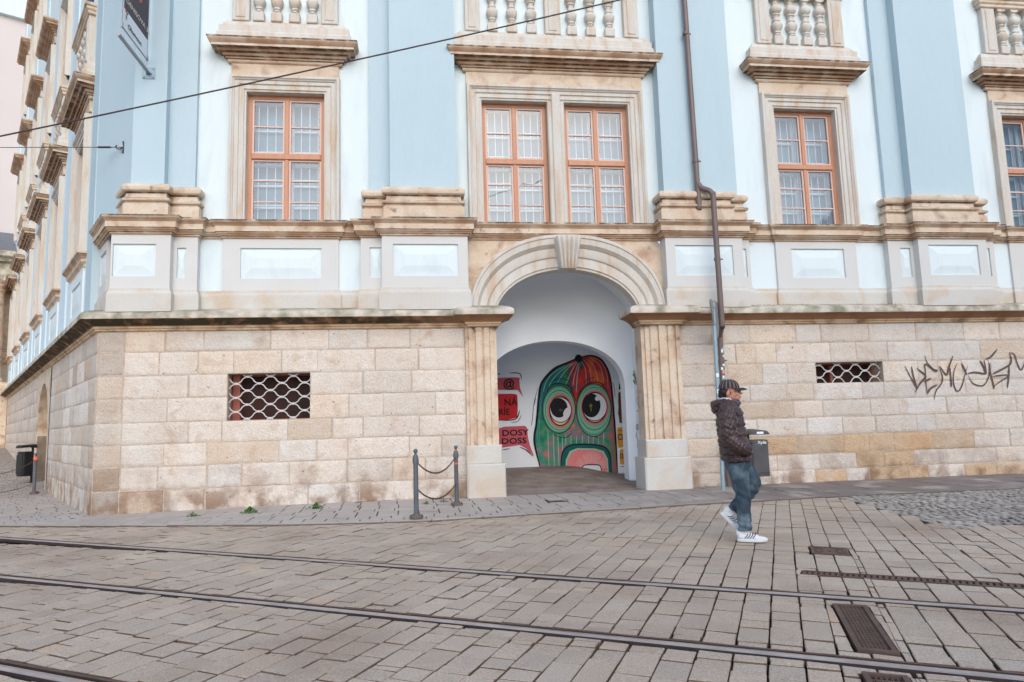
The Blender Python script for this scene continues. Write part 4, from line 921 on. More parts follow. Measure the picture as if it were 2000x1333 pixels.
mo = layer('painted_mouth', 2, polys=[(MO, sc(18, 92, 90))], strokes=[(MO, 13, BLK)])
MI = [(640, 1178), (645, 1060), (680, 985), (745, 958), (900, 962), (975, 985), (1010, 1055), (1018, 1186)]
layer('lip', 4, mo, polys=[(MI, sc(150, 196, 168))])
MP = [(652, 1178), (657, 1065), (692, 995), (750, 970), (898, 973), (965, 995), (1000, 1060), (1007, 1186)]
layer('gum', 5, mo, polys=[(MP, sc(222, 132, 132))], strokes=[([(868+60*math.cos(a), 1140+46*math.sin(a)), (868+(185 if abs(math.cos(a)) > .7 else 160)*math.cos(a)*.8, 1140+165*math.sin(a)*.93)], 4, sc(238, 190, 184)) for a in [math.pi+math.pi*i/26 for i in range(1, 26)]])
MT = [(780, 1186), (788, 1125), (820, 1104), (900, 1103), (945, 1115), (955, 1186)]
layer('teeth', 7, mo, polys=[(MT, sc(226, 228, 232))], strokes=[(MT, 9, BLK)])
# lettering
def text_mesh(mb, txt, x, z, h, y, col, wscale=1.0, shear=0.0, mp=None, bold=0.018):
    cu = bpy.data.curves.new('t', 'FONT'); cu.body = txt; cu.size = 1; cu.resolution_u = 3; cu.offset = bold; ob = bpy.data.objects.new('t', cu); COL.objects.link(ob)
    me = ob.to_mesh(); vs = []
    hh = max(v.co.y for v in me.vertices); k = h/hh
    for v in me.vertices: a, b = v.co.x*k*wscale+shear*v.co.y*k, v.co.y*k; vs.append(mp(a, b) if mp else (x+a, y, z+b))
    mb.add(vs, [tuple(p.vertices) for p in me.polygons], col); ob.to_mesh_clear(); bpy.data.objects.remove(ob); bpy.data.curves.remove(cu)
def bubble(label, pts, col, words, strokes=(), name='painted_speech_bubble', extra=()):
    q = mz(pts); root = empty(name, (q[0][0], MY-.01, q[0][1]), label=label, cat='wall painting')
    layer('bubble', 0, root, polys=[(pts, col)]+list(extra)); mb = MB()
    for wds, x, y, h, ws in words: a, b = mz([(x, y)], 3)[0]; text_mesh(mb, wds, a, b, h/4.444*.0122, MY-.018, BLK, ws)
    for p, w_, in strokes: mb.ribbon(mz(p, 1), w_/4.444*.0122, MY-.012, BLK)
    mb.build('lettering', PAINT, root)
bubble('small pink painted speech bubble with an @ sign, topmost on the left', sm2([(20, 352), (225, 345), (242, 372)], False)+[(247, 435), (275, 515), (228, 455), (20, 452)], sc(196, 88, 94), [('@', 100, 432, 75, 1.0)], [([(150, 306), (220, 306), (250, 318), (262, 365)], 8), ([(50, 318), (78, 312)], 8)])
bubble('deep red painted speech bubble with black capitals, middle one on the left', sm2([(20, 490), (195, 488), (225, 520), (225, 660), (205, 698), (20, 705)], True), sc(196, 42, 48), [('NÁ', 108, 588, 72, 1.0), ('RÍE', 60, 672, 66, 1.0)], [([(60, 715), (150, 716), (215, 702), (236, 660), (242, 630)], 9), ([(170, 735), (230, 725), (258, 670)], 5)])
bubble('pink painted speech bubble reading DOSY DOSS, lowest on the left', [(40, 795), (110, 772), (290, 765), (308, 782), (318, 870), (335, 940), (372, 1030), (300, 962), (245, 932), (40, 962)], sc(200, 92, 104), [('DOSY', 90, 852, 50, 1.25), ('DOSS', 86, 922, 48, 1.3)], [([(245, 950), (300, 975), (362, 1030)], 8), ([(90, 975), (160, 962)], 6)])
def rz(pts): return [((1180+x/6.06-960)*4.444, (720+y/6.06-660)*4.444) for x, y in pts]
bubble('orange painted speech bubble reading CHAOS beside the painted head', rz(sm2([(152, 715), (170, 700), (235, 695), (250, 710), (258, 900), (245, 925), (180, 938), (162, 920)], True, 3)), sc(232, 158, 60), [('CHAOS', *rz([(158, 845)])[0], 50, .75)], [(rz([(165, 738), (228, 728)]), 4)])
bubble('lower orange painted speech bubble near the passage floor', rz(sm2([(184, 975), (200, 958), (255, 955), (268, 975), (270, 1120), (250, 1140), (205, 1136), (188, 1115)], True, 3)), sc(232, 158, 60), [('DAMN', *rz([(188, 1065)])[0], 42, .72)], [(rz([(190, 1165), (235, 1160)]), 5)])
bubble('brown painted bottle shape with black tip right of the painted head', rz([(168, 285), (210, 275), (228, 300), (232, 450), (246, 460), (238, 600), (228, 650), (182, 645), (172, 560), (164, 540), (170, 450), (166, 400)]), sc(104, 62, 46), [], [], name='painted_bottle', extra=[(rz([(172, 250), (178, 200), (172, 172), (188, 190), (206, 170), (206, 240)]), BLK)])
# tags on the side wall of the vault
SWX = AC+VA-.008
def sy(px, py):
    p = onplane(px, py, (1, 0, 0), SWX); return (p[1], p[2])
FS = lambda x, y, z: (SWX+y, x, z)
def side_tag(name, label, strokes, col, wd_):
    q = [[sy(1180+x/6.06, 720+y/6.06) for x, y in s] for s in strokes]; root = empty(name, (SWX, q[0][0][0], q[0][0][1]), label=label, cat='graffiti'); mb = MB(FS)
    for i, s in enumerate(q): mb.ribbon(s, wd_, -.0005*(i % 5), col)
    mb.build('strokes', PAINT, root)
side_tag('graffiti_plant', 'green spray painted leaf tuft on the white wall behind the right gate pier', [[(315, 130), (350, 150), (370, 190)], [(345, 20), (365, 90), (378, 180)], [(430, 60), (400, 120), (385, 200)], [(310, 60), (350, 80), (372, 140)], [(440, 110), (410, 150)]], sc(118, 128, 62), .05)
def spiral(cx, cy, r): return [(cx+r*(1-t/16)*math.cos(t*.8), cy+r*1.6*(1-t/16)*math.sin(t*.8)) for t in range(15)]
side_tag('graffiti_scribble', 'purple spiral scribble directly below the green painted tuft', [spiral(402, 268, 22), [(400, 320), (385, 370), (395, 420), (415, 440), (405, 490), (430, 560)], [(385, 510), (420, 500), (440, 580)], [(330, 320), (338, 400), (345, 470)]], sc(150, 132, 150), .022)
side_tag('graffiti_scribble', 'lower purple spiral scribble near the foot of the passage wall', [spiral(394, 690, 24), [(390, 740), (380, 800), (400, 850), (390, 920), (420, 960)], [(370, 770), (385, 800)], [(440, 870), (425, 910), (440, 1000)]], sc(150, 132, 150), .022)
# big tag on the stone wall
tg = empty('graffiti_tag', (10.3, -.03, 1.9), label='large dark brown sprayed graffiti tag on the stone wall at the right', cat='graffiti'); mb = MB()
TS = [[(215, 430), (290, 580), (350, 680), (400, 780)], [(310, 430), (345, 600), (400, 770)], [(390, 460), (470, 520), (525, 580), (480, 640), (430, 700), (370, 820)], [(510, 260), (530, 330), (560, 390), (640, 470), (700, 490), (660, 500), (560, 420), (510, 400), (520, 500), (525, 640), (540, 760), (550, 850)],
      [(500, 660), (560, 630), (600, 610)], [(550, 840), (600, 760), (700, 705)], [(720, 420), (770, 560), (775, 650), (740, 720), (680, 800), (650, 930)], [(740, 430), (835, 560), (870, 450), (935, 270)], [(880, 400), (905, 640), (912, 740)],
      [(1000, 380), (950, 500), (940, 640), (970, 770), (1020, 800), (1070, 720), (1110, 580), (1150, 430)], [(1060, 380), (1110, 480), (1140, 560)], [(1150, 540), (1260, 520), (1410, 540), (1430, 500), (1400, 330)],
      [(1160, 560), (1230, 680), (1330, 720), (1400, 710), (1460, 620), (1480, 500), (1470, 340)], [(1340, 340), (1400, 450), (1415, 530)], [(1490, 380), (1495, 520), (1520, 620), (1550, 740), (1540, 770)], [(1540, 740), (1640, 660), (1750, 590), (1740, 560), (1600, 570), (1520, 590)],
      [(1780, 220), (1810, 320), (1790, 400), (1700, 460), (1580, 520), (1530, 550)], [(1780, 430), (1770, 600), (1750, 760)], [(1800, 220), (1860, 260), (1900, 380), (1950, 480), (1990, 440), (2020, 330)], [(1430, 320), (1500, 290), (1600, 170)]]
for i, s in enumerate(TS): mb.ribbon([onY(1740+x/7.692, 660+y/7.692, -.02) for x, y in s], .038 if i % 3 else .026, -.0185-.0004*(i % 7), sc(94, 77, 70))
mb.build('strokes', PAINT, tg)

# ================================================================ bollards and chains
def bollard(x, y, z, label, tape=False, h=.97):
    r = empty('bollard', (x, y, z), label=label, cat='bollard', group='iron bollards joined by chains')
    b = MB(); b.lathe(x, y, [(.095, z), (.098, z+.02), (.09, z+.045), (.055, z+.05), (.05, z+.065)], 20); b.build('foot', M['bollardbase'], r, smooth=40)
    b = MB(); k = h/.97; b.lathe(x, y, [(.036, z+.06), (.034, z+.76*k), (.045, z+.765*k), (.045, z+.82*k), (.034, z+.87*k), (.020, z+.885*k), (.018, z+.905*k)], 18); b.build('shaft', M['bollard'], r, smooth=35)
    b = MB(); b.lathe(x, y, [(.033*math.cos(a), z+.935*k+.033*math.sin(a)) for a in [-1.4+2.8*i/8 for i in range(9)]], 16); b.build('ball', M['bollard'], r, smooth=60)
    if tape: b = MB(); b.lathe(x, y, [(.037, z+.66*k), (.037, z+.685*k)], 16); b.lathe(x, y, [(.024, z+.882*k), (.024, z+.9*k)], 16); b.build('orange_tape', M['orange'], r)
    return (x, y, z)
def chain(p, q, sag, label, lk=.042, wr=.0045):
    p, q = Vector(p), Vector(q); L_ = (q-p).length*1.06; n = int(L_/(lk*.78)); r = empty('chain', tuple(p), label=label, cat='chain', group='rusty chains hanging between bollards'); b = MB()
    pt = lambda t: p.lerp(q, t)-Vector((0, 0, sag*4*t*(1-t)))
    for i in range(n):
        t = (i+.5)/n; c = pt(t); d = (pt(min(1, t+.01))-pt(max(0, t-.01))).normalized(); s_ = d.cross(Vector((0, 0, 1))).normalized(); u_ = s_.cross(d)
        a = s_ if i % 2 else u_; ring = [c+d*(lk*.5*math.cos(x))+a*(lk*.30*math.sin(x)) for x in [2*math.pi*k/8 for k in range(9)]]; b.tube([tuple(v) for v in ring], wr, 5, cap=False)
    b.build('links', M['chain'], r, smooth=60)
A_ = bollard(-.11, -2.72, .03, 'iron bollard nearest the kerb with a rusty brown lower shaft'); B_ = bollard(.53, -1.27, .02, 'iron bollard with orange tape beside the left gate pier', True)
chain((A_[0], A_[1], A_[2]+.80), (B_[0], B_[1], B_[2]+.79), .22, 'upper rusty chain between the two bollards by the left gate pier')
chain((A_[0], A_[1], A_[2]+.42), (B_[0], B_[1], B_[2]+.36), .20, 'lower rusty chain between the two bollards by the left gate pier')
def ground_at(px, py):
    z = 0
    for _ in range(30):
        p = onplane(px, py, (0, 0, 1), z); z = .6*z+.4*(G(p[0], p[1])+.02)
    return p[0], p[1], z
gx, gy, gz = ground_at(66, 965)
C_ = bollard(gx, gy, gz, 'iron bollard with red tape in front of the doorway in the lane', False, .97)
b = MB(); b.lathe(gx, gy, [(.047, gz+.80), (.047, gz+.85), (.03, gz+.88)], 16); b.build('red_tape', M['orange'], bpy.data.objects['bollard.002'])
g2 = (gx-1.6, gy-.55, G(gx-1.6, gy-.55)+.02)
D_ = bollard(*g2, 'iron bollard at the far left, out of the picture')
chain((gx, gy, gz+.80), (g2[0], g2[1], g2[2]+.80), .3, 'upper chain running from the lane bollard to the left picture edge')
chain((gx, gy, gz+.25), (g2[0], g2[1], g2[2]+.30), .2, 'lower chain running from the lane bollard to the left picture edge')
# ================================================================ litter bins
def bin_(x, y, z, rot, label, dark=False, sticker=False):
    r = empty('litter_bin', (x, y, z), label=label, cat='litter bin'); ca, sa = math.cos(rot), math.sin(rot)
    fr = lambda a, b_, c: (x+a*ca-b_*sa, y+a*sa+b_*ca, z+c); mt = M['black'] if dark else M['binmetal']
    b = MB(fr); b.tube([(-.06, .20, 0), (-.06, .20, .96)], .03, 10); b.box(-.12, 0, .16, .26, 0, .02); b.build('post', mt, r, smooth=50)
    def shellb(name, w_, d_, z0, z1, tp):
        b = MB(fr); n = 28; prof = [(1-tp*.5, z0), (1-tp*.2, z0+.012), (1, z1)]; vs = []
        for k, zz in prof:
            for i in range(n):
                a = 2*math.pi*i/n; cx_ = math.copysign(abs(math.cos(a))**.45, math.cos(a)); cy_ = math.copysign(abs(math.sin(a))**.45, math.sin(a)); vs.append((w_/2*k*cx_, d_/2*k*cy_, zz))
        b.add(vs, [(j*n+i, j*n+(i+1) % n, (j+1)*n+(i+1) % n, (j+1)*n+i) for j in range(2) for i in range(n)]+[tuple(range(n-1, -1, -1))]); return b
    b = shellb('body', .37, .30, .20, .86, .05); b.build('body', mt, r, smooth=35)
    b = MB(fr); b.cbox(-.15, .15, -.158, -.13, .26, .78, .01); b.build('front_panel', mt, r)
    b = MB(fr); b.box(-.19, .19, -.145, .145, .80, .81); b.build('inner_liner', M['black'], r)
    b = MB(fr); n = 10; vs = []
    for i in range(n+1): t = i/n; a = -.19+.38*t; zz = .965+.075*math.sin(math.pi*t)**.35; vs += [(a, -.17, zz), (a, .20, zz+.02), (a, -.17, .955), (a, .20, .955)]
    b.add(vs, [(4*i, 4*i+4, 4*i+5, 4*i+1) for i in range(n)]+[(4*i, 4*i+2, 4*i+6, 4*i+4) for i in range(n)]+[(4*i+2, 4*i+3, 4*i+7, 4*i+6) for i in range(n)]+[(4*i+1, 4*i+5, 4*i+7, 4*i+3) for i in range(n)]); b.build('hood', mt, r, smooth=30)
    if sticker:
        b = MB(fr); b.box(-.06, .07, -.174, -.1705, .97, 1.01, (.8, .85, .88)); b.build('sticker', STK, r); b = MB(fr); text_mesh(b, 'Xyde', -.02, .80, .055, -.1605, (.75, .78, .8), mp=lambda a, c: (-.05+a, -.1605, .79+c)); b.build('scribble', STK, r)
    return r
bin_(6.10, -.55, .025, 0, 'grey litter bin with a rounded hood against the stone wall behind the walking man', sticker=True)
gx, gy, gz = ground_at(47, 945)
bin_(gx, gy, gz, R(-38), 'black litter bin on a post beside the doorway in the lane', dark=True)
# ================================================================ sign pole
sp_ = empty('sign_pole', (5.33, -.72, 0), label='pale blue grey metal pole with a sign seen edge on, beside the downpipe', cat='sign pole')
b = MB(); b.tube([(5.33, -.72, 0), (5.365, -.72, 3.44)], .036, 14); b.build('pole', M['galv'], sp_, smooth=50)
b = MB(); b.lathe(5.366, -.72, [(.038, 3.43), (.038, 3.47), (.02, 3.475)], 14); b.build('pole_cap', M['greymetal'], sp_)
hx, hy = .63, .776; nx_, ny_ = -hy, hx
def SPT(a, c, t): return (5.44+hx*a+nx_*t, -.62+hy*a+ny_*t, c)
tri = [(-.36, 3.42), (-.33, 3.47), (.33, 3.47), (.36, 3.42), (.03, 2.78), (-.03, 2.78)]; b = MB()
vs = [SPT(a, c, -.0) for a, c in tri]+[SPT(a, c, -.02) for a, c in tri]; b.add(vs, [tuple(range(6)), tuple(range(11, 5, -1))]+[(i, i+6, (i+1) % 6+6, (i+1) % 6) for i in range(6)]); b.build('sign_plate', M['greymetal'], sp_)
b = MB()
for zz in (3.34, 3.02): b.lathe(5.363, -.72, [(.037, zz-.02), (.045, zz-.018), (.045, zz+.018), (.037, zz+.02)], 14); b.tube([(5.37, -.70, zz), SPT(.0, zz, -.01)], .012, 6); b.tube([SPT(-.12, zz, .012), SPT(.14, zz, .012)], .012, 6)
b.build('bracket', M['greymetal'], sp_)
b = MB(); 
for z, c in ((1.0, (.8, .2, .08)), (1.08, (.85, .85, .85)), (1.35, (.1, .2, .3)), (1.75, (.75, .8, .82)), (2.05, (.8, .84, .86))):
    vs = []
    for j in range(6): a = -2.5+1.9*j/5; x = 5.33+.035*z/3.44; vs += [(x+.0375*math.cos(a), -.72+.0375*math.sin(a), z), (x+.0375*math.cos(a), -.72+.0375*math.sin(a), z+.07)]
    b.add(vs, [(2*j, 2*j+2, 2*j+3, 2*j+1) for j in range(5)], c)
b.build('stickers', STK, sp_)
# ================================================================ banner
BX = -4.83; ban = empty('banner', (BX, -.22, 7.8), label='black and white vertical banner hung from a steel arm on the corner pilaster', cat='banner')
STEEL = material('grey steel arm', lin(150, 150, 156), rough=.45, metal=.4)
b = MB(); b.cbox(BX-.11, BX+.11, -.232, -.222, 7.69, 7.91, .003)
for a in (-.08, .08):
    for c in (7.72, 7.88): b.cbox(BX+a-.012, BX+a+.012, -.245, -.232, c-.012, c+.012, .003)
b.build('wall_plate', M['galv'], ban)
b = MB(); b.tube([(BX, -.22, 7.80), (BX, -1.50, 7.80)], .030, 14); b.tube([(BX-.035, -.23, 7.78), (BX, -.36, 7.80), (BX+.05, -.23, 7.78)], .012, 6); b.build('arm', STEEL, ban, smooth=50)
def bx(px, py): p = onplane(px, py, (1, 0, 0), BX); return (p[1], p[2])
q1 = bx(287, 122); q2 = bx(238, 46); yb0, yb1 = q2[0], q1[0]; zb = (q1[1]+q2[1])/2
FBn = lambda x, y, z: (BX+y, x, z)
b = MB(FBn); zw = bx(286, 76)[1]
b.add([(yb0, 0, zb), (yb1, 0, zb), (yb1, 0, zw), (yb0, 0, zw)], [(0, 1, 2, 3)], sc(222, 230, 236)); b.add([(yb0+.06, 0, zw), (yb1, 0, zw), (yb1, 0, 12), (yb0+.06, 0, 12)], [(0, 1, 2, 3)], sc(84, 76, 84)); b.add([(yb0, 0, zw), (yb0+.06, 0, zw), (yb0+.06, 0, 12), (yb0, 0, 12)], [(0, 1, 2, 3)], sc(222, 230, 236))
for i in range(1, 9): y = yb0+.06+(yb1-yb0-.06)*i/9; b.add([(y, .003, zw), (y+.008, .003, zw), (y+.008, .003, 12), (y, .003, 12)], [(0, 1, 2, 3)], sc(60, 54, 62))
CLOTH = material('banner cloth', (1, 1, 1, 1), rough=.7, attr=True)
b.build('cloth', CLOTH, ban); b = MB(); W_ = yb1-yb0
text_mesh(b, 'DENISOVA 30', 0, 0, .085, 0, sc(214, 208, 190), mp=lambda a, c: (BX+.006, yb0+.12+a*(W_-.2)/.62, zw+.14+c))
text_mesh(b, 'Olomouc', 0, 0, .085, 0, sc(60, 66, 74), mp=lambda a, c: (BX+.006, yb0+.22+a*1.25, zb+.10+c))
b.build('lettering', CLOTH, ban)
b = MB(FBn)
for cx_, cz_, rx_, rz_, rt, c in ((yb0+.13, zb+.36, .025, .05, .8, (196, 70, 62)), (yb0+.19, zb+.33, .022, .022, 0, (40, 70, 80)), (yb0+.15, zb+.25, .02, .05, 0, (90, 140, 90)), (yb0+.62*W_, zw+.62, .10, .14, 0, (200, 90, 92))): b.poly(ell(cx_, cz_, rx_, rz_, 20, rt), .006, sc(*c))
b.build('emblem', CLOTH, ban)
b = MB(FBn)
for y in (yb0, yb1):
    b.tube([(y, 0, zb-.03), (y, 0, 12)], .006, 5)
b.tube([(yb0, 0, zb), (yb1, 0, zb)], .012, 6); b.tube([(yb0, 0, zb), (yb0, 0, 7.82)], .006, 5); b.tube([(yb1, 0, zb), (yb1, 0, 7.82)], .006, 5)
for y in (yb0, yb1): b.box(y-.02, y+.02, -.015, .015, zb-.02, zb+.07)
b.build('tension_cord', STEEL, ban)
# ================================================================ cables
ca = empty('overhead_cable', (-6, -4, 5), label='dark overhead cable crossing the facade diagonally up to the right', cat='cable'); b = MB()
p, q = onplane(-250, 318, (0, 1, 0), -3.6), onplane(1330, -28, (0, 1, 0), -3.6); P_ = [tuple(p+(q-p)*t+np.array([0, 0, -.05*4*t*(1-t)])) for t in [i/24 for i in range(25)]]
b.tube(P_, .0105, 7); b.build('line', M['cable'], ca, smooth=60)
fa_, fb_ = fold(-.22, .34), Lp(.95, -.028); hn = Vector((fb_[1]-fa_[1], fa_[0]-fb_[0], 0)).normalized(); hk = onplane(240, 288, tuple(hn), hn.x*fa_[0]+hn.y*fa_[1]-.015*(1 if hn.y > 0 else -1)); wi = empty('span_wire', tuple(hk), label='thin wire with a turnbuckle hooked to the corner pilaster, running left', cat='wire')
far = onplane(-300, 289, (0, 1, 0), hk[1]+1.2)
b = MB(); b.tube([tuple(hk), tuple(far)], .0065, 6); b.build('line', M['cable'], wi)
hv, fv = Vector(hk), Vector(far); dv = (fv-hv).normalized()
b = MB(); b.tube([tuple(hv+dv*.22), tuple(hv+dv*.26), tuple(hv+dv*.46), tuple(hv+dv*.5)], .018, 8, rs=[.008, .02, .02, .008]); b.build('turnbuckle', M['cable'], wi, smooth=40)
b = MB(); b.tube([tuple(hv+Vector((.0, 0, .11))), tuple(hv+Vector((.02, .01, 0))), tuple(hv+Vector((.0, 0, -.11)))], .016, 8); b.tube([tuple(hv+dv*a+Vector((0, 0, z))) for a, z in ((0, 0), (.05, -.035), (.11, -.03), (.14, .01), (.12, .04))], .012, 8); b.build('wall_hook', M['cable'], wi, smooth=40)
# ================================================================ weeds and moss
def weed(px, py, s, label, n=90):
    x, y, z = ground_at(px, py); rw = random.Random(int(px)); r = empty('weed', (x, y, z), label=label, cat='weed', group='weeds along the wall foot'); b = MB()
    for i in range(n):
        a = rw.uniform(0, 6.28); rd = s*abs(rw.gauss(0, .5)); h = s*rw.uniform(.1, .75)*(1.1-min(1, rd/s)); cx_, cy_ = x+rd*math.cos(a)*1.3, y+rd*math.sin(a)*.6; c = Vector((cx_, cy_, z+h)); d = Vector((rw.uniform(-1, 1), rw.uniform(-1, 1), rw.uniform(-.2, .9))).normalized()*s*.22; e = d.cross(Vector((rw.uniform(-1, 1), rw.uniform(-1, 1), rw.uniform(-1, 1)))).normalized()*s*.10
        b.add([tuple(c-d), tuple(c+e), tuple(c+d), tuple(c-e)], [(0, 1, 2, 3)])
        if i % 4 == 0: b.tube([(x+rd*.3*math.cos(a), y, z), (cx_, cy_, z+h)], .002, 3)
    b.build('leaves', M['green'], r)
weed(488, 1003, .13, 'bright green weed at the wall foot, left of the larger pair'); weed(617, 994, .12, 'dense green weed at the wall foot, midway to the bollards'); weed(376, 1009, .09, 'small low green weed nearest the building corner', 50); weed(833, 985, .07, 'little round weed between the two bollards', 40); weed(866, 981, .07, 'little flat weed just left of the taped bollard', 40); weed(700, 992, .05, 'tiny weed in the joint left of the kerb bollard', 25)
weed(1515, 958, .04, 'tiny weed under the litter bin wall', 20)
b = MB(); rm = random.Random(8)
for i in range(5200):
    x = rm.choice([rm.uniform(-4.6, -.3), rm.uniform(6.3, 10.6), rm.uniform(6.3, 10.6)]); k = math.sin(x*2.1)+math.sin(x*5.3+1)*.6+rm.uniform(-1, 1)
    if k < .1: continue
    y = -rm.uniform(.12, .30); z = 3.355+(.30+y)*.55; h = rm.uniform(.014, .055)*(1.3 if x > 0 else .7); a = rm.uniform(-.012, .012)
    b.add([(x-.007, y, z), (x+.007, y, z), (x+a, y-rm.uniform(-.005, .012), z+h)], [(0, 1, 2)])
tag(b.build('moss', M['moss']), label='dry green and brown moss growing along the ledge of the stone cornice', cat='moss', kind='stuff')
# ================================================================ the walking man
PXW = onY(1441, 900, -5.6)[0]; PYW = -5.6; KS = .001473
def pp(X, Y, y=0.0): return Vector((PXW+(X-300)*KS, PYW+y, (1255-Y)*KS+.008))
man = empty('person', (PXW, PYW, 0), label='man in a brown puffer jacket, jeans and striped cap walking right with hands in pockets', cat='person')
def fused(name, build, vox, mat, parent, smooth_it=2, disp=None, col=None):
    b = MB(); build(b); me = bpy.data.meshes.new(name); me.from_pydata(b.v, [], b.f); me.update()
    t = bpy.data.objects.new('t', me); COL.objects.link(t); md = t.modifiers.new('r', 'REMESH'); md.mode = 'VOXEL'; md.voxel_size = vox
    if smooth_it: s_ = t.modifiers.new('s', 'SMOOTH'); s_.iterations = smooth_it; s_.factor = .5
    dg = bpy.context.evaluated_depsgraph_get(); m2 = bpy.data.meshes.new_from_object(t.evaluated_get(dg)); bpy.data.objects.remove(t)
    if disp:
        m2.calc_loop_triangles() if False else None
        ns = [v.normal.copy() for v in m2.vertices]
        for v, n_ in zip(m2.vertices, ns): v.co += n_*disp(v.co)
    m2.polygons.foreach_set('use_smooth', [True]*len(m2.polygons)); m2.name = name; m2.materials.clear(); m2.materials.append(mat)
    if col:
        a = m2.attributes.new('col', 'FLOAT_COLOR', 'FACE'); a.data.foreach_set('color', [q for p in m2.polygons for q in (*col(p.center), 1.0)])
    o = bpy.data.objects.new(name, m2); COL.objects.link(o); o.parent = parent; o.matrix_parent_inverse = parent.matrix_basis.inverted(); return o
def ball(b, c, rx, ry, rz, n=14, ay=0.0):
    vs = []; fs = []; m_ = n
    for i in range(n+1):
        t = math.pi*i/n
        for k in range(m_*2):
            a = math.pi*k/m_; x, y, z = rx*math.sin(t)*math.cos(a), ry*math.sin(t)*math.sin(a), rz*math.cos(t)
            vs.append((c[0]+x*math.cos(ay)+z*math.sin(ay), c[1]+y, c[2]-x*math.sin(ay)+z*math.cos(ay)))
    w_ = m_*2
    for i in range(n):
        for k in range(w_): fs.append((i*w_+k, (i+1)*w_+k, (i+1)*w_+(k+1) % w_, i*w_+(k+1) % w_))
    b.add(vs, fs)
def limb(b, pts, rs, n=16, k=6):
    P_ = smooth(pts, k); Rr = [p.x for p in smooth([Vector((r_, 0, 0)) for r_ in rs], k)]; b.tube([tuple(p) for p in P_], 0, n, rs=Rr)
SKIN = material('skin', lin(196, 142, 122), lin(184, 124, 104), 14, .5, .55, fine=.03)
def body(b):
    ball(b, pp(272, 170), .090, .074, .096); ball(b, pp(290, 198), .080, .062, .085, ay=.1); ball(b, pp(318, 228), .040, .042, .034); ball(b, pp(332, 238), .018, .024, .018)
    ball(b, pp(346, 187), .016, .012, .026, ay=-.3); ball(b, pp(357, 199), .014, .013, .012); ball(b, pp(345, 218), .012, .022, .007); ball(b, pp(343, 226), .012, .020, .007)
    ball(b, pp(334, 170), .022, .055, .012)
    for s in (-1, 1): ball(b, pp(262, 195, s*.076), .020, .010, .034, ay=.15); ball(b, pp(318, 200, s*.040), .022, .020, .024)
    limb(b, [pp(262, 215), pp(258, 260), pp(262, 300)], [.058, .058, .075]); limb(b, [pp(262, 290), pp(265, 400), pp(275, 520), pp(285, 620), pp(295, 680)], [.10, .13, .12, .11, .09])
    for s in (-1, 1):
        limb(b, [pp(262, 300, s*.05), pp(258, 320, s*.16), pp(250, 400, s*.24), pp(235, 505, s*.255), pp(296, 560, s*.24), pp(336, 598, s*.19)], [.06, .06, .05, .042, .035, .027], k=4)
        ball(b, pp(344, 604, s*.18), .045, .016, .038, ay=.5)
        for f in range(4): a = pp(342, 598+f*9, s*.165); limb(b, [a, a+Vector((.03, 0, -.016)), a+Vector((.052-.004*f, -s*.006, -.036))], [.009, .0085, .0075], 8, 3)
        a = pp(332, 616, s*.155); limb(b, [a, a+Vector((.018, -s*.012, -.026)), a+Vector((.034, -s*.016, -.04))], [.011, .010, .008], 8, 3)
    limb(b, [pp(300, 690, -.09), pp(300, 760, -.095), pp(318, 930, -.095), pp(312, 1060, -.095), pp(312, 1200, -.095)], [.07, .07, .045, .04, .034])
    limb(b, [pp(310, 690, .09), pp(345, 760, .09), pp(398, 862, .09), pp(320, 950, .09), pp(232, 1050, .09)], [.07, .07, .045, .04, .034])
    limb(b, [pp(300, 1215, -.095), pp(380, 1225, -.095), pp(440, 1232, -.095)], [.026, .024, .016]); limb(b, [pp(215, 1065, .09), pp(232, 1110, .09), pp(258, 1158, .09)], [.024, .022, .016])
bo = fused('body', body, .0065, SKIN, man, 2)
FACE = material('face detail', (1, 1, 1, 1), rough=.5, attr=True)
for s in (-1, 1):
    b = MB(); b.col = (.05, .04, .04); c = pp(341, 186, s*.030); ball(b, c, .010, .011, .0075, 8); b.build('eye', FACE, bo, smooth=60)
    pass
    b = MB(); b.col = (.05, .03, .02); b.tube([tuple(pp(350, 178, s*.012)), tuple(pp(347, 173, s*.032)), tuple(pp(335, 175, s*.05))], .0045, 6); b.build('eyebrow', FACE, bo)
b = MB(); b.col = (.32, .10, .09); b.tube([tuple(pp(354, 222, 0.0)), tuple(pp(349, 223, -.014)), tuple(pp(338, 225, -.026))], .003, 6); b.build('mouth', FACE, bo)
HAIR = material('dark brown hair', lin(52, 38, 34), lin(34, 26, 24), 60, .8, .6, bump=.004, bscale=120)
def hair(b):
    ball(b, pp(240, 186), .072, .080, .066); ball(b, pp(226, 208), .052, .064, .046); ball(b, pp(255, 178, -.05), .035, .032, .028); ball(b, pp(255, 178, .05), .035, .032, .028); ball(b, pp(276, 185, -.068), .010, .010, .030); ball(b, pp(276, 185, .068), .010, .010, .030)
fused('hair', hair, .006, HAIR, man, 1, disp=lambda c: .004*math.sin(c.x*310+c.z*170)*math.sin(c.z*260))
CAP = material('striped cap cloth', (1, 1, 1, 1), rough=.85, attr=True)
def cap(b):
    n, m_ = 10, 48; vs = []; c = pp(276, 158)
    for i in range(n+1):
        t = math.pi/2*i/n
        for k in range(m_): a = 2*math.pi*(k+.5)/m_; vs.append((c[0]+.112*math.sin(t)**.85*math.cos(a)-.006, c[1]+.090*math.sin(t)**.85*math.sin(a), c[2]+.102*math.cos(t)))
    fs = []; cl = []
    for i in range(n):
        for k in range(m_): fs.append((i*m_+k, (i+1)*m_+k, (i+1)*m_+(k+1) % m_, i*m_+(k+1) % m_)); b.add([vs[j] for j in fs[-1]], [(0, 1, 2, 3)], sc(116, 104, 104) if k % 3 == 0 else sc(52, 44, 46))
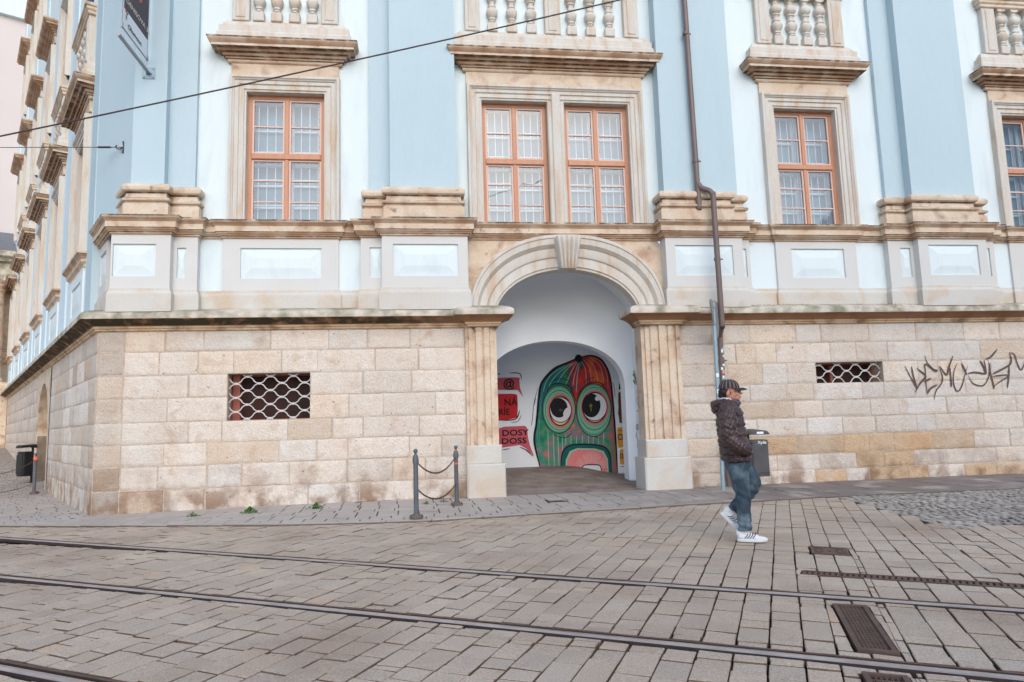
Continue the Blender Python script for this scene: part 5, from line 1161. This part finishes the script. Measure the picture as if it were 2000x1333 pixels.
b = MB(); cap(b); cpo = b.build('cap', CAP, man, smooth=50)
b = MB(); vs = []; n = 14
for i in range(n+1):
    a = -1.15+2.3*i/n; c = pp(276, 158)
    for rr_, dz in ((1.0, .004), (1.42, .004), (1.82, -.012)):
        x = .100*math.cos(a)*rr_*(1 if rr_ == 1 else (1+.04*math.cos(a))); vs.append((c[0]+x-.006, c[1]+.086*math.sin(a)*(1+(rr_-1)*.25), c[2]+dz-.012*abs(math.sin(a))**2))
nv = len(vs); vs += [(x, y, z-.007) for x, y, z in vs]; m_ = 3
fs = [(i*m_+k, (i+1)*m_+k, (i+1)*m_+k+1, i*m_+k+1) for i in range(n) for k in range(2)]; fs += [tuple(j+nv for j in f[::-1]) for f in fs]+[(i*m_+2, (i+1)*m_+2, (i+1)*m_+2+nv, i*m_+2+nv) for i in range(n)]
b.add(vs, fs, sc(58, 50, 52)); b.build('brim', CAP, cpo, smooth=50)
JK = material('dark brown puffer nylon', lin(72, 54, 54), lin(54, 40, 42), 5, .6, .38, fine=.05, bump=.0025, bscale=26, bump2=.006, b2scale=10, spec=.45)
TOR = [(1.475, 262, .070, .085), (1.44, 262, .105, .15), (1.40, 263, .135, .205), (1.34, 263, .155, .232), (1.26, 264, .162, .240), (1.15, 270, .165, .242), (1.05, 278, .172, .244), (.95, 288, .180, .244), (.87, 290, .176, .240), (.835, 290, .166, .232)]
SEAM = [1.415, 1.31, 1.20, 1.09, .985, .895]
def interp(z, k):
    for a, c in zip(TOR, TOR[1:]):
        if c[0] <= z <= a[0]: t = (a[0]-z)/(a[0]-c[0]); return a[k]+(c[k]-a[k])*t
    return TOR[-1][k] if z < TOR[-1][0] else TOR[0][k]
def jacket(b):
    n = 40; vs = []; zs_ = [1.475-(1.475-.835)*i/60 for i in range(61)]
    for z in zs_:
        d = min(abs(z-s) for s in SEAM); k = 1-.10*math.exp(-(d/.012)**2)
        for i in range(n): a = 2*math.pi*i/n; c = pp(interp(z, 1), 0); vs.append((c.x+interp(z, 2)*.92*k*math.cos(a), PYW+interp(z, 3)*k*math.sin(a), z+.008))
    b.add(vs, [(i*n+k, (i+1)*n+k, (i+1)*n+(k+1) % n, i*n+(k+1) % n) for i in range(60) for k in range(n)]+[tuple(range(n)), tuple(60*n+k for k in range(n-1, -1, -1))])
    for s in (-1, 1):
        P_ = smooth([pp(262, 300, s*.14), pp(252, 335, s*.205), pp(246, 420, s*.258), pp(240, 505, s*.268), pp(292, 560, s*.262), pp(338, 592, s*.235), pp(384, 614, s*.185)], 12)
        rs_ = []; q = 0
        for i, p in enumerate(P_):
            t = i/(len(P_)-1); r0 = .100-.038*t; 
            if i: q += (P_[i]-P_[i-1]).length
            r0 *= 1-.14*math.exp(-(((q+.02) % .085-.0425)/.011)**2); rs_.append(r0)
        b.tube([tuple(p) for p in P_], 0, 24, rs=rs_)
    # hood lying on the back, collar
    limb(b, [pp(300, 268, -.075), pp(262, 262, -.115), pp(215, 262, -.11), pp(175, 275, -.05), pp(168, 278, 0), pp(175, 275, .05), pp(215, 262, .11), pp(262, 262, .115), pp(300, 268, .075)], [.026, .034, .04, .05, .055, .05, .04, .034, .026])
    ball(b, pp(172, 300), .055, .10, .062, ay=.3); limb(b, [pp(318, 285, -.05), pp(328, 262, 0), pp(318, 285, .05)], [.028, .026, .028]); limb(b, [pp(262, 285), pp(266, 262)], [.095, .082])
def jd(c):
    return .005*math.sin(c.x*60+c.z*38+math.sin(c.y*50)*1.3)*math.sin(c.z*75+c.x*22)+.003*math.sin(c.x*130-c.z*90+c.y*70)
jo = fused('jacket', jacket, .0075, JK, man, 1, disp=jd)
b = MB(); b.col = (.5, .52, .58); b.tube([tuple(pp(x, y, z)) for x, y, z in ((305, 262, -.055), (262, 240, -.09), (225, 235, -.075), (205, 236, -.02), (205, 236, .03), (225, 235, .08), (262, 240, .09))], .017, 8); b.build('hood_lining', FACE, jo, smooth=60)
b = MB(); b.col = (.08, .09, .14); b.tube([tuple(pp(x, y, z)) for x, y, z in ((338, 270, .03), (340, 268, -.0), (325, 262, -.05), (285, 250, -.075))], .018, 8); b.build('collar', FACE, jo, smooth=60)
JN = material('worn blue jeans', lin(54, 72, 86), lin(36, 50, 64), 6, .7, .85, fine=.12, fscale=180, bump=.002, bscale=40, bump2=.006, b2scale=9, stretch=(1, 1, .7), stain=lin(124, 144, 154), sscale=5, slo=.48, shi=.66, samt=.6)
def jeans(b):
    limb(b, [pp(293, 640), pp(298, 700), pp(305, 740)], [.135, .14, .125]); limb(b, [pp(296, 700, -.085), pp(302, 780, -.095), pp(318, 930, -.097), pp(316, 1060, -.097), pp(318, 1175, -.097)], [.108, .104, .080, .072, .072])
    limb(b, [pp(310, 700, .085), pp(350, 770, .09), pp(398, 862, .09), pp(330, 955, .09), pp(245, 1050, .09)], [.108, .102, .082, .072, .068])
def jnd(c):
    z = c.z; return .004*math.sin(z*70+c.x*40)*math.exp(-((z-.5)/.12)**2)+.006*math.sin(z*95+c.x*25)*math.exp(-((z-.17)/.07)**2)+.003*math.sin(z*40+c.y*60)
fused('jeans', jeans, .0075, JN, man, 1, disp=jnd)
SH = material('white trainer leather', lin(226, 228, 232), lin(206, 210, 216), 12, .5, .5); SOLE = material('white rubber sole', lin(214, 214, 216), rough=.6)
def shoe(org, ang, y0):
    ca, sa = math.cos(ang), math.sin(ang)
    def T(x, y, z): return (org.x+x*ca+z*sa, PYW+y0+y, org.z-x*sa+z*ca)
    def up(b):
        for x, z, rx, ry, rz in ((.045, .055, .050, .038, .045), (.03, .085, .045, .036, .045), (.10, .058, .06, .040, .042), (.155, .046, .07, .044, .032), (.215, .036, .065, .044, .024), (.25, .032, .045, .038, .020)):
            vs0 = len(b.v); ball(b, (0, 0, 0), rx, ry, rz, 10)
            for i in range(vs0, len(b.v)): v = b.v[i]; b.v[i] = T(v[0]+x, v[1], max(v[2]+z, .012))
        for z in (.0,): limb(b, [Vector(T(.05, 0, .09)), Vector(T(.09, 0, .105)), Vector(T(.085, 0, .15))], [.034, .034, .022], 10, 3)
    so = fused('shoe', up, .006, SH, man, 1)
    b = MB(T); n = 26; vs = []
    for zz, k in ((0, .96), (.006, 1.0), (.026, 1.0), (.030, .96)):
        for i in range(n): a = 2*math.pi*i/n; vs.append((.147+.155*k*math.cos(a), (.046-.006*math.cos(a)*-1)*k*math.copysign(abs(math.sin(a))**.8, math.sin(a)), zz+(.010*max(0, math.cos(a))**4)))
    b.add(vs, [(j*n+i, j*n+(i+1) % n, (j+1)*n+(i+1) % n, (j+1)*n+i) for j in range(3) for i in range(n)]+[tuple(range(n-1, -1, -1)), tuple(3*n+i for i in range(n))]); b.build('sole', SOLE, so, smooth=40)
    b = MB(T); b.col = (.05, .05, .06)
    for s in (-1, 1):
        for i in range(4):
            x = .085+i*.026; pts = [(x-.012, s*(.0425), .040), (x+.008, s*(.0440-.0), .062), (x+.022, s*(.034), .086)]; b.tube(pts, .0042, 5)
    for i in range(3): b.tube([(.10+i*.025, -.028, .100-i*.013), (.108+i*.025, 0, .108-i*.013), (.10+i*.025, .028, .100-i*.013)], .003, 5)
    b.build('stripes', FACE, so)
shoe(pp(262, 1252, 0), 0, -.097)
shoe(pp(152, 1075, 0), R(47), .09)
man.rotation_euler.z = -R(24)   # he walks square to the sight line
